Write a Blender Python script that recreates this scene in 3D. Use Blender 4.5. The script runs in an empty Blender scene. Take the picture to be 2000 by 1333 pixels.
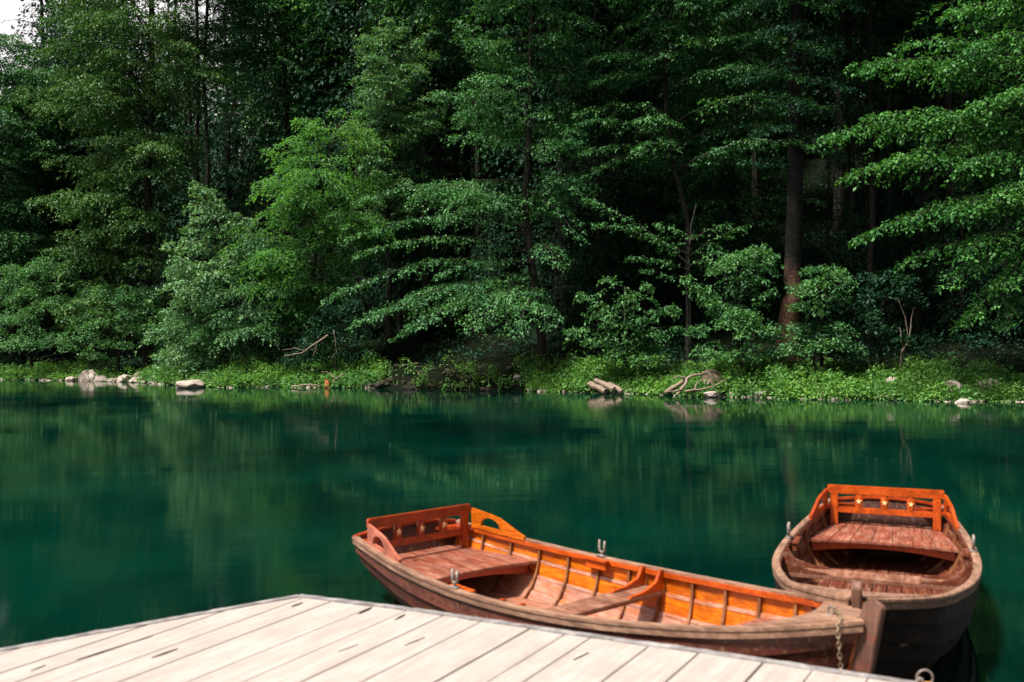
import bpy, bmesh, math, random
import numpy as np
from mathutils import Vector, Matrix

# ------------------------------------------------------------------ camera, sky, sun
S = bpy.context.scene
C = S.collection
F, YH, CAMH, ROLL = 1921.5, 631.2, 2.145, -0.009
PITCH = -math.atan((YH - 666.5) / F)
cam_d = bpy.data.cameras.new('camera'); cam = bpy.data.objects.new('camera', cam_d); C.objects.link(cam)
cam.location = (0, 0, CAMH)
cam.rotation_mode = 'QUATERNION'
cam.rotation_quaternion = (Matrix.Rotation(math.pi / 2 - PITCH, 3, 'X') @ Matrix.Rotation(ROLL, 3, 'Z')).to_quaternion()
cam_d.sensor_width = 36; cam_d.lens = F / 2000 * 36
cam_d.clip_start = .05; cam_d.clip_end = 1500
cam_d.dof.use_dof = True; cam_d.dof.focus_distance = 30; cam_d.dof.aperture_fstop = 2.3
S.camera = cam
S.view_settings.view_transform = 'Standard'; S.view_settings.look = 'None'
S.view_settings.exposure = 0.88; S.view_settings.gamma = 1
S.render.engine = 'CYCLES'
S.cycles.max_bounces = 5; S.cycles.diffuse_bounces = 2; S.cycles.glossy_bounces = 3; S.cycles.transmission_bounces = 3
S.cycles.use_denoising = True

SUN_DIR = Vector((-.60, -.40, 1.32)).normalized()          # towards the sun: high, from the left and a little behind
W = bpy.data.worlds.new('World'); S.world = W; W.use_nodes = True
nt = W.node_tree; sky = nt.nodes.new('ShaderNodeTexSky'); sky.sky_type = 'NISHITA'; sky.sun_disc = False
sky.sun_elevation = math.asin(SUN_DIR.z); sky.sun_rotation = math.atan2(SUN_DIR.x, SUN_DIR.y)
sky.air_density = 1.0; sky.dust_density = 8.0
bg = nt.nodes['Background']; tcw = nt.nodes.new('ShaderNodeTexCoord'); sx = nt.nodes.new('ShaderNodeSeparateXYZ'); nt.links.new(tcw.outputs['Generated'], sx.inputs[0])
mrw = nt.nodes.new('ShaderNodeMapRange'); nt.links.new(sx.outputs[2], mrw.inputs[0]); mrw.inputs[1].default_value = .30; mrw.inputs[2].default_value = .46; mrw.inputs[3].default_value = 1; mrw.inputs[4].default_value = 0
mxw = nt.nodes.new('ShaderNodeMix'); mxw.data_type = 'RGBA'; nt.links.new(mrw.outputs[0], mxw.inputs[0]); nt.links.new(sky.outputs[0], mxw.inputs[6]); mxw.inputs[7].default_value = (12, 11.4, 11.7, 1)   # white haze low over the hills
nt.links.new(mxw.outputs[2], bg.inputs[0]); bg.inputs[1].default_value = 0.05
sl = bpy.data.lights.new('sun', 'SUN'); sl.energy = 4.9; sl.angle = math.radians(7); sl.color = (1, .94, .86)
so = bpy.data.objects.new('sun', sl); C.objects.link(so); so.rotation_mode = 'QUATERNION'
so.rotation_quaternion = SUN_DIR.to_track_quat('Z', 'Y')

R = np.random.default_rng(11)

def atY(px, py, Y):
    """world point seen at photograph pixel (px,py) at distance Y"""
    a, b = px - 1000, py - 666.5; c, s = math.cos(ROLL), math.sin(ROLL)
    X = a * c + b * s; V = -(-a * s + b * c) / F
    D = math.cos(PITCH) + V * math.sin(PITCH)
    H = -math.sin(PITCH) + V * math.cos(PITCH)
    k = Y / D
    return np.array([X / F * k, Y, CAMH + H * k])

# ------------------------------------------------------------------ materials
def mat(name, rough=.7, spec=.5):
    m = bpy.data.materials.new(name); m.use_nodes = True; n = m.node_tree.nodes; p = n['Principled BSDF']
    p.inputs['Roughness'].default_value = rough
    p.inputs['Specular IOR Level'].default_value = spec
    return m, m.node_tree, p

def noise(t, scale, detail=4, vec=None, rough=.6, dist=0):
    n = t.nodes.new('ShaderNodeTexNoise'); n.inputs['Scale'].default_value = scale; n.inputs['Detail'].default_value = detail
    n.inputs['Roughness'].default_value = rough; n.inputs['Distortion'].default_value = dist
    if vec is not None: t.links.new(vec, n.inputs['Vector'])
    return n.outputs['Fac']

def ramp(t, fac, stops):
    r = t.nodes.new('ShaderNodeValToRGB'); e = r.color_ramp.elements
    while len(e) < len(stops): e.new(.5)
    for i, (p, c) in enumerate(stops): e[i].position = p; e[i].color = (*c, 1)
    t.links.new(fac, r.inputs[0]); return r.outputs[0]

def mapping(t, scale=(1, 1, 1), kind='Object', rot=(0, 0, 0)):
    tc = t.nodes.new('ShaderNodeTexCoord'); mp = t.nodes.new('ShaderNodeMapping')
    mp.inputs['Scale'].default_value = scale; mp.inputs['Rotation'].default_value = rot
    t.links.new(tc.outputs[kind], mp.inputs[0]); return mp.outputs[0]

def geopos(t, scale=(1, 1, 1)):
    g = t.nodes.new('ShaderNodeNewGeometry'); mp = t.nodes.new('ShaderNodeMapping'); mp.inputs['Scale'].default_value = scale
    t.links.new(g.outputs['Position'], mp.inputs[0]); return mp.outputs[0]

def mixc(t, a, b, fac, mode='MIX'):
    m = t.nodes.new('ShaderNodeMix'); m.data_type = 'RGBA'; m.blend_type = mode
    for s, v in ((0, fac), (6, a), (7, b)):
        if hasattr(v, 'is_linked'): t.links.new(v, m.inputs[s])
        else: m.inputs[s].default_value = v if s == 0 else (*v, 1)
    return m.outputs[2]

def bump(t, p, h, strength=.3, dist=.01):
    b = t.nodes.new('ShaderNodeBump'); b.inputs['Strength'].default_value = strength; b.inputs['Distance'].default_value = dist
    t.links.new(h, b.inputs['Height']); t.links.new(b.outputs[0], p.inputs['Normal'])

def planed(t, scale, ang):
    tc = t.nodes.new('ShaderNodeTexCoord'); mp = t.nodes.new('ShaderNodeMapping'); mp.vector_type = 'TEXTURE'
    mp.inputs['Rotation'].default_value = (0, 0, ang); mp.inputs['Scale'].default_value = [1/q for q in scale]
    t.links.new(tc.outputs['Object'], mp.inputs[0]); return mp.outputs[0]

def wood(name, cols, grain=(1.2, 22, 22), rough=.55, wear=None, wearpos=(.5, .62), coat=0, spec=.5, spots=None, ang=None):
    mapping = globals()['mapping'] if ang is None else (lambda t, sc: planed(t, sc, ang))
    m, t, p = mat(name, rough, spec)
    v = mapping(t, grain)
    f = noise(t, 3.0, 6, v, .65, .6)
    c = ramp(t, f, [(.28, cols[0]), (.5, cols[1]), (.72, cols[2])])
    big = noise(t, 4.5, 3, mapping(t, (1, 2, 2)))
    if wear:
        w = ramp(t, noise(t, 6, 8, mapping(t, (.8, 4, 4)), .75), [(wearpos[0], (0, 0, 0)), (wearpos[1], (1, 1, 1))])
        c = mixc(t, c, wear, w)
        r = t.nodes.new('ShaderNodeMapRange'); t.links.new(w, r.inputs[0]); r.inputs[3].default_value = rough; r.inputs[4].default_value = .85
        t.links.new(r.outputs[0], p.inputs['Roughness'])
    else:
        r = t.nodes.new('ShaderNodeMapRange'); t.links.new(big, r.inputs[0]); r.inputs[3].default_value = rough * .7; r.inputs[4].default_value = min(1, rough * 1.4)
        t.links.new(r.outputs[0], p.inputs['Roughness'])
    c = mixc(t, c, ramp(t, big, [(.3, (.62, .55, .5) if ang is None else (.88, .86, .84)), (.7, (1.25, 1.2, 1.1) if ang is None else (1.08, 1.08, 1.07))]), 1.0, 'MULTIPLY')
    if spots:
        s = ramp(t, noise(t, 38, 5, mapping(t, (1, 1, 1)), .7), [(.56, (0, 0, 0)), (.66, (1, 1, 1))])
        c = mixc(t, c, spots, s)
    t.links.new(c, p.inputs['Base Color'])
    p.inputs['Coat Weight'].default_value = coat; p.inputs['Coat Roughness'].default_value = .2
    bump(t, p, f, .35, .004)
    return m

def leafmat(name, a, b, c, trans=.16, rough=.55, spec=.22):
    m, t, p = mat(name, rough, spec)
    f = noise(t, 7.5, 2, geopos(t), .7)
    g = noise(t, .7, 2, geopos(t))
    col = ramp(t, f, [(.32, a), (.5, b), (.68, c)])
    col = mixc(t, col, ramp(t, g, [(.3, (.62, .75, .85)), (.7, (1.22, 1.15, 1.0))]), 1.0, 'MULTIPLY')
    t.links.new(col, p.inputs['Base Color'])
    tr = t.nodes.new('ShaderNodeBsdfTranslucent'); mx = t.nodes.new('ShaderNodeMixShader'); mx.inputs[0].default_value = trans
    tc = mixc(t, col, (1.3, 1.35, .5), 1.0, 'MULTIPLY'); t.links.new(tc, tr.inputs[0])
    t.links.new(p.outputs[0], mx.inputs[1]); t.links.new(tr.outputs[0], mx.inputs[2])
    t.links.new(mx.outputs[0], t.nodes['Material Output'].inputs[0])
    return m

M = {}
M['orange'] = wood('varnished_orange', [(.25, .04, .003), (.50, .115, .004), (.72, .22, .008)], rough=.32, coat=.35)
M['rest'] = wood('varnished_red_orange', [(.17, .018, .004), (.32, .040, .005), (.46, .075, .007)], rough=.35, coat=.35)
M['rest_light'] = wood('varnished_orange_light', [(.26, .030, .003), (.44, .068, .004), (.58, .12, .007)], rough=.35, coat=.3)
M['inner_worn'] = wood('worn_red_planking', [(.055, .014, .008), (.11, .027, .013), (.2, .05, .017)], rough=.45, wear=(.22, .12, .085), wearpos=(.5, .66), coat=.1)
M['floor'] = wood('pale_worn_glare', [(.24, .10, .07), (.38, .19, .14), (.5, .28, .22)], rough=.3, wear=(.34, .09, .02), wearpos=(.5, .6), coat=.2)  # worn tone, with sky glare and lit plank edges put into it
M['bench'] = wood('worn_bench', [(.10, .018, .010), (.19, .042, .022), (.28, .085, .052)], grain=(1.6, 16, 16), rough=.4, wear=(.30, .16, .115), wearpos=(.42, .70), coat=.1)
M['thwart'] = wood('worn_thwart', [(.09, .028, .018), (.16, .06, .036), (.25, .11, .075)], grain=(16, 1.2, 16), rough=.45, wear=(.28, .16, .11), wearpos=(.42, .68))
M['hull'] = wood('hull_brown', [(.026, .008, .007), (.055, .014, .011), (.095, .027, .019)], grain=(1, 7, 7), rough=.5, wear=(.09, .065, .05), wearpos=(.5, .68), spots=(.16, .085, .04), coat=.05)
M['hull_shade'] = wood('hull_brown_shade', [(.010, .004, .004), (.02, .007, .006), (.035, .012, .009)], grain=(1, 7, 7), rough=.6, wear=(.035, .024, .018), wearpos=(.5, .68), spots=(.05, .03, .018), spec=.25)  # darker hull copy, the bow's shade put into its brown
M['hull_light'] = wood('hull_faded_brown', [(.05, .013, .010), (.10, .025, .017), (.16, .045, .03)], grain=(1, 7, 7), rough=.5, wear=(.15, .08, .055), wearpos=(.54, .72), spots=(.2, .11, .06), coat=.05)
M['rail'] = wood('weathered_rail', [(.115, .06, .042), (.23, .13, .09), (.37, .25, .185)], grain=(1.5, 18, 18), rough=.7, wear=(.14, .05, .03), wearpos=(.6, .68))
M['stem'] = wood('stem_wood', [(.07, .035, .026), (.13, .065, .048), (.22, .125, .092)], grain=(12, 12, 1.5), rough=.6, wear=(.22, .03, .02), wearpos=(.56, .66))
M['panel_red'] = wood('pinkish_side_panel', [(.26, .065, .04), (.38, .115, .075), (.48, .19, .14)], rough=.4)
M['rib'] = wood('dark_rib', [(.09, .03, .012), (.2, .08, .03), (.33, .15, .06)], grain=(9, 9, 2), rough=.5)
M['deck'] = wood('pale_deck', [(.30, .255, .232), (.345, .303, .28), (.385, .345, .323)], grain=(.8, 14, 9), rough=.85, wear=(.22, .14, .10), wearpos=(.72, .86), spec=.2, ang=math.radians(60))
M['strip'] = wood('grey_edge_strip', [(.10, .10, .11), (.2, .2, .22), (.33, .32, .33)], grain=(4, 4, 6), rough=.8, wear=(.5, .48, .46), wearpos=(.6, .68))
M['pile'] = wood('wet_pile', [(.03, .025, .02), (.06, .05, .035), (.1, .08, .06)], rough=.8)
M['yellow_wood'] = wood('yellow_block', [(.42, .2, .05), (.6, .32, .09), (.75, .46, .18)], rough=.6)
m, t, p = mat('grey_metal', .6); p.inputs['Metallic'].default_value = .35
t.links.new(ramp(t, noise(t, 40, 4, mapping(t)), [(.35, (.12, .095, .08)), (.7, (.32, .28, .25))]), p.inputs['Base Color']); M['metal'] = m
m, t, p = mat('rusty_metal', .55); p.inputs['Metallic'].default_value = .5
t.links.new(ramp(t, noise(t, 60, 4, mapping(t)), [(.4, (.12, .065, .035)), (.62, (.42, .33, .22))]), p.inputs['Base Color']); M['rust'] = m
m, t, p = mat('star_paint', .6); p.inputs['Base Color'].default_value = (.85, .6, .28, 1); M['star'] = m
m, t, p = mat('bark', 1, .05)
v = geopos(t, (6, 6, 1.6)); f = noise(t, 4, 6, v, .7)
t.links.new(ramp(t, f, [(.3, (.012, .010, .009)), (.5, (.03, .027, .024)), (.72, (.09, .08, .068))]), p.inputs['Base Color']); bump(t, p, f, .8, .03); M['bark'] = m
m, t, p = mat('spruce_bark', 1, .05)
v = geopos(t, (7, 7, 2.2)); f = noise(t, 5, 6, v, .7)
sep = t.nodes.new('ShaderNodeSeparateXYZ'); g = t.nodes.new('ShaderNodeNewGeometry'); t.links.new(g.outputs['Position'], sep.inputs[0])
band = ramp(t, f, [(.3, (.006, .007, .007)), (.5, (.017, .017, .016)), (.72, (.05, .046, .042))])
mr = t.nodes.new('ShaderNodeMapRange'); t.links.new(sep.outputs[2], mr.inputs[0]); mr.inputs[1].default_value = 4.6; mr.inputs[2].default_value = 2.4
nz = noise(t, 3.5, 4, geopos(t)); mm = t.nodes.new('ShaderNodeMath'); mm.operation = 'MULTIPLY'; t.links.new(mr.outputs[0], mm.inputs[0]); t.links.new(nz, mm.inputs[1])
rd = ramp(t, mm.outputs[0], [(.12, (1, 1, 1)), (.5, (8, 4.2, 3.2))])
t.links.new(mixc(t, band, rd, 1.0, 'MULTIPLY'), p.inputs['Base Color']); bump(t, p, f, 1, .04); M['spruce_bark'] = m
m, t, p = mat('dry_wood', .8, .3)
f = noise(t, 5, 6, geopos(t, (2, 6, 6)), .7)
t.links.new(ramp(t, f, [(.3, (.09, .062, .045)), (.55, (.24, .18, .135)), (.75, (.4, .32, .26))]), p.inputs['Base Color']); bump(t, p, f, .6, .02); M['dry'] = m
m, t, p = mat('stone', .85, .3)
f = noise(t, 4, 8, geopos(t), .7)
t.links.new(ramp(t, f, [(.3, (.16, .13, .11)), (.55, (.38, .32, .28)), (.75, (.56, .5, .45))]), p.inputs['Base Color']); bump(t, p, f, .8, .05); M['stone'] = m
m, t, p = mat('soil', 1.0, .0)
f = noise(t, 2.2, 8, geopos(t), .7)
t.links.new(ramp(t, f, [(.3, (.003, .005, .003)), (.5, (.006, .009, .005)), (.7, (.013, .014, .009))]), p.inputs['Base Color']); bump(t, p, f, 1, .12); M['soil'] = m
m, t, p = mat('stone_with_shade', 1, .03)  # darker copy of the stone, with the gap's shade in its colour
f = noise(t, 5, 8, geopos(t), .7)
t.links.new(ramp(t, f, [(.3, (.014, .015, .011)), (.55, (.045, .04, .032)), (.75, (.11, .095, .08))]), p.inputs['Base Color']); bump(t, p, f, .8, .05); M['stone_shade'] = m
M['orange_stump'] = wood('fresh_stump', [(.3, .09, .02), (.42, .15, .04), (.5, .2, .06)], rough=.8)

M['leaf_beech'] = leafmat('leaf_beech', (.024, .085, .034), (.056, .165, .058), (.125, .30, .105))
M['leaf_olive'] = leafmat('leaf_olive', (.024, .072, .024), (.055, .135, .036), (.12, .22, .06))
M['leaf_grey'] = leafmat('leaf_greygreen', (.038, .11, .05), (.095, .215, .10), (.22, .38, .19), .25)
M['leaf_bright'] = leafmat('leaf_bright', (.030, .10, .032), (.072, .20, .055), (.15, .34, .095), .45)
M['leaf_shrub'] = leafmat('leaf_shrub', (.026, .09, .038), (.062, .175, .062), (.15, .32, .115), .25)
M['leaf_maple'] = leafmat('leaf_maple', (.020, .085, .026), (.05, .165, .04), (.12, .30, .065), .22)
M['leaf_dark_shade'] = leafmat('leaf_dark_shade', (.008, .034, .018), (.014, .053, .027), (.028, .085, .036), .15, .6, .15)  # dark leaves, deepened further so forest shade sits in the colour
M['leaf_yellow'] = leafmat('leaf_yellow', (.12, .17, .02), (.2, .24, .03), (.3, .3, .05), .4)
M['herb'] = leafmat('leaf_herb', (.05, .16, .034), (.11, .26, .06), (.21, .38, .115), .35)

# ------------------------------------------------------------------ mesh helpers
def link(name, me, parent=None, m=None):
    o = bpy.data.objects.new(name, me); C.objects.link(o)
    if m is not None:
        for q in (m if isinstance(m, (list, tuple)) else [m]): me.materials.append(q)
    if parent is not None: o.parent = parent
    return o

def tag(o, label=None, cat=None, group=None, kind=None):
    if label: o['label'] = label
    if cat: o['category'] = cat
    if group: o['group'] = group
    if kind: o['kind'] = kind
    return o

def empty(name, loc, rz=0, **k):
    o = bpy.data.objects.new(name, None); C.objects.link(o); o.location = loc; o.rotation_euler = (0, 0, rz); o.empty_display_size = .2
    return tag(o, **k)

class MB:
    def __init__(s): s.v, s.f, s.m = [], [], []
    def add(s, vs, fs, mi=0):
        o = len(s.v); s.v += [tuple(map(float, q)) for q in vs]; s.f += [[o + i for i in q] for q in fs]; s.m += [mi] * len(fs)
    def box(s, c, size, rot=None, mi=0):
        hx, hy, hz = [q / 2 for q in size]
        vs = [Vector((x, y, z)) for x in (-hx, hx) for y in (-hy, hy) for z in (-hz, hz)]
        if rot is not None: vs = [rot @ q for q in vs]
        s.add([q + Vector(c) for q in vs], [(0, 1, 3, 2), (4, 6, 7, 5), (0, 4, 5, 1), (2, 3, 7, 6), (0, 2, 6, 4), (1, 5, 7, 3)], mi)
    def prism(s, bot, top, mi=0):
        n = len(bot)
        s.add(list(bot) + list(top), [tuple(range(n))[::-1], tuple(range(n, 2 * n))] + [(i, (i + 1) % n, n + (i + 1) % n, n + i) for i in range(n)], mi)
    def tube(s, pts, rad, n=8, mi=0, cap=True):
        pts = [Vector(p) for p in pts]; rad = rad if hasattr(rad, '__len__') else [rad] * len(pts)
        rings = []; prev = None
        for i, p in enumerate(pts):
            d = (pts[min(i + 1, len(pts) - 1)] - pts[max(i - 1, 0)]).normalized()
            if prev is None: u = d.orthogonal().normalized()
            else:
                u = prev - d * prev.dot(d)
                u = u.normalized() if u.length > 1e-6 else d.orthogonal().normalized()
            prev = u; w = d.cross(u)
            rings += [p + (u * math.cos(a) + w * math.sin(a)) * rad[i] for a in [2 * math.pi * k / n for k in range(n)]]
        fs = [(i * n + k, i * n + (k + 1) % n, (i + 1) * n + (k + 1) % n, (i + 1) * n + k) for i in range(len(pts) - 1) for k in range(n)]
        if cap: fs += [tuple(range(n))[::-1], tuple(range((len(pts) - 1) * n, len(pts) * n))]
        s.add(rings, fs, mi)
    def sweep(s, rings, mi=0, closed=False):
        n = len(rings[0]); k = len(rings); vs = [q for r in rings for q in r]
        fs = [(i * n + j, i * n + (j + 1) % n, ((i + 1) % k) * n + (j + 1) % n, ((i + 1) % k) * n + j) for i in range(k if closed else k - 1) for j in range(n)]
        if not closed: fs += [tuple(range(n))[::-1], tuple(range((k - 1) * n, k * n))]
        s.add(vs, fs, mi)
    def build(s, name, m, parent=None, smooth=False, bevel=0, fix=True):
        me = bpy.data.meshes.new(name); me.from_pydata(s.v, [], s.f)
        for i, p in enumerate(me.polygons): p.material_index = s.m[i]
        b = bmesh.new(); b.from_mesh(me)
        if fix: bmesh.ops.recalc_face_normals(b, faces=b.faces)
        if bevel:
            es = [e for e in b.edges if len(e.link_faces) == 2 and e.calc_face_angle(0) > .6]
            bmesh.ops.bevel(b, geom=es, offset=bevel, segments=2, affect='EDGES', clamp_overlap=True)
        b.to_mesh(me); b.free()
        if smooth:
            for p in me.polygons: p.use_smooth = True
        return link(name, me, parent, m)

def interp(x, xs, ys): return float(np.interp(x, xs, ys))

# ------------------------------------------------------------------ ground and water
SH_X = [-80, -40, -21.1, -15.5, -10.7, -6.1, -1.7, 2.8, 5.8, 8.3, 11.7, 13.2, 30, 80]
SH_Y = [56, 46, 40.5, 38.5, 34.3, 33.5, 31.7, 29.7, 27.9, 26.7, 25.45, 25.2, 22, 14]
def shore(x): return np.interp(x, SH_X, SH_Y) + .12 * np.sin(np.asarray(x) * 2.1) + .1 * np.sin(np.asarray(x) * 4.7 + 1)
def vnoise(x, y):
    return (np.sin(x * .9 + 1.3 * np.sin(y * .7)) + np.sin(y * 1.1 + 1.7 * np.sin(x * .6 + 2)) + .6 * np.sin(x * 2.3 + y * 1.9)) / 2.6
def ground(x, y):
    x = np.asarray(x, float); y = np.asarray(y, float); d = y - shore(x)
    z = np.interp(d, [-60, -3, -.6, 0, .35, 1.2, 4, 9, 22, 40, 80, 200], [-4, -1.5, -.25, .0, .16, .34, .75, 2.0, 7.0, 16, 38, 60])
    k = np.interp(x/np.maximum(y, 1), [-.6, -.45, -.30, -.15], [.2, .24, .55, 1.])
    return np.where(d > 0, z * k + vnoise(x, y) * np.interp(d, [0, .5, 3, 10], [.03, .05, .12, .4]), z)

xs = np.concatenate([np.linspace(-200, -30, 28), np.arange(-29, 24, .33), np.linspace(25, 300, 28)])
ds = np.concatenate([[-60, -20, -6, -2, -.8, -.3, -.1, 0, .1, .2, .35, .5, .7], np.arange(1, 14, .4), np.arange(14, 45, 1.5), [60, 90, 150, 300, 700]])
XX, DD = np.meshgrid(xs, ds, indexing='ij'); YY = DD + shore(XX); ZZ = ground(XX, YY)
v = np.stack([XX, YY, ZZ], -1).reshape(-1, 3); n1, n2 = len(xs), len(ds)
fs = [(i * n2 + j, (i + 1) * n2 + j, (i + 1) * n2 + j + 1, i * n2 + j + 1) for i in range(n1 - 1) for j in range(n2 - 1)]
me = bpy.data.meshes.new('ground'); me.from_pydata(v.tolist(), [], fs)
for p in me.polygons: p.use_smooth = True
tag(link('ground', me, None, M['soil']), kind='structure')
# an unseen slope added behind the camera to shut off the low sky there
hx = np.linspace(-200, 200, 60); hd = np.array([0, .6, 3, 8, 16, 28, 45, 80, 160]); hz = np.array([-1, .5, 2.5, 7, 14, 22, 30, 38, 40])
HX, HD = np.meshgrid(hx, hd, indexing='ij'); HY = -9 - HD - .0012*HX**2*0 + 2*np.sin(HX*.05); HZ = np.interp(HD, hd, hz) + R.normal(0, .8, HX.shape)*(HD > 1)
v = np.stack([HX, HY, HZ], -1).reshape(-1, 3); fs = [(i*9+j, i*9+j+1, (i+1)*9+j+1, (i+1)*9+j) for i in range(59) for j in range(8)]
me = bpy.data.meshes.new('added_hillside'); me.from_pydata(v.tolist(), [], fs); tag(link('added_hillside', me, None, M['leaf_dark_shade']), kind='structure')

m, t, p = mat('lake_water', .04, .5)
p.inputs['IOR'].default_value = 1.333
p.inputs['Base Color'].default_value = (.0006, .030, .021, 1)
pv = geopos(t, (1, 1, 1))
c = ramp(t, noise(t, .28, 3, pv), [(.35, (.0002, .008, .006)), (.65, (.0004, .022, .0135))])
t.links.new(c, p.inputs['Base Color']); p.inputs['Roughness'].default_value = .015
a1 = noise(t, 4.2, 5, geopos(t, (.55, 1.7, 1)), .62)
a2 = noise(t, 1.3, 3, geopos(t, (.7, 1.5, 1)), .5)
ma = t.nodes.new('ShaderNodeMath'); ma.operation = 'MULTIPLY_ADD'; t.links.new(a2, ma.inputs[0]); ma.inputs[1].default_value = .8; t.links.new(a1, ma.inputs[2])
calm = t.nodes.new('ShaderNodeMapRange'); t.links.new(noise(t, .45, 3, geopos(t, (.6, 1.4, 1))), calm.inputs[0]); calm.inputs[1].default_value = .38; calm.inputs[2].default_value = .62; calm.inputs[3].default_value = .25; calm.inputs[4].default_value = 1
mq = t.nodes.new('ShaderNodeMath'); mq.operation = 'MULTIPLY'; t.links.new(ma.outputs[0], mq.inputs[0]); t.links.new(calm.outputs[0], mq.inputs[1])
bump(t, p, mq.outputs[0], .2, .012)
M['water'] = m
mb = MB(); mb.add([(-200, -200, 0), (300, -200, 0), (300, 60, 0), (-200, 60, 0)], [(0, 1, 2, 3)])
tag(mb.build('water', M['water'], fix=False), kind='structure')

# ------------------------------------------------------------------ boats
P = dict(L=4.08, b=[(0, .493), (.25, .638), (.5, .675), (.75, .545), (.9, .352), (1., .03)], zs=.48, zm=.442, zb=.682)
KU = np.array([q[0] for q in P['b']]); KB = np.array([q[1] for q in P['b']])
KB = KB - np.array([.012, .018, .02, .02, .018, 0]); KM = np.gradient(KB, KU); KM[-1] = (KB[-1] - KB[-2]) / .1 * 1.3
L = P['L']
def hb(u):
    i = min(max(int(np.searchsorted(KU, u, side='right')) - 1, 0), 4); h = KU[i + 1] - KU[i]; t = (u - KU[i]) / h
    return (2*t**3-3*t*t+1)*KB[i]+(t**3-2*t*t+t)*h*KM[i]+(-2*t**3+3*t*t)*KB[i+1]+(t**3-t*t)*h*KM[i+1]
def zg(u): return (u-.5)*(u-1)/.5*P['zs'] - 4*u*(u-1)*P['zm'] + 2*u*(u-.5)*P['zb']
def zk(u): return interp(u, [0, .15, .5, .85, 1], [-.03, -.09, -.13, -.09, .0])
def sec(u, v):
    a = interp(u, [0, .25, .6, .85, 1], [1.05, .85, .8, 1.0, 1.15]); d = interp(u, [0, .25, .6, .85, 1], [1.25, 1.75, 1.85, 1.45, 1.1])
    y = hb(u) * math.sin(math.pi / 2 * v ** a); z = zk(u) + (zg(u) - zk(u)) * v ** d
    s = u * L - .26 * (1 - v) * u ** 7 + .10 * (1 - v) * (1 - u) ** 8
    return s, y, z
def vat(u, z):
    d = interp(u, [0, .25, .6, .85, 1], [1.25, 1.75, 1.85, 1.45, 1.1])
    return min(1, max(0, (z - zk(u)) / (zg(u) - zk(u)))) ** (1 / d)
def yin(u, z, gap=.022): return max(.005, sec(u, vat(u, z))[1] - gap)

def rounded(poly, r, n=4):
    out = []
    for i, p in enumerate(poly):
        a, b, c = [np.array(q, float) for q in (poly[i - 1], p, poly[(i + 1) % len(poly)])]
        u1 = (a - b) / np.linalg.norm(a - b); u2 = (c - b) / np.linalg.norm(c - b)
        for k in range(n + 1):
            w = k / n; out.append(tuple((1-w)**2 * (b + u1 * r) + 2*w*(1-w) * b + w*w * (b + u2 * r)))
    return out

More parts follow.
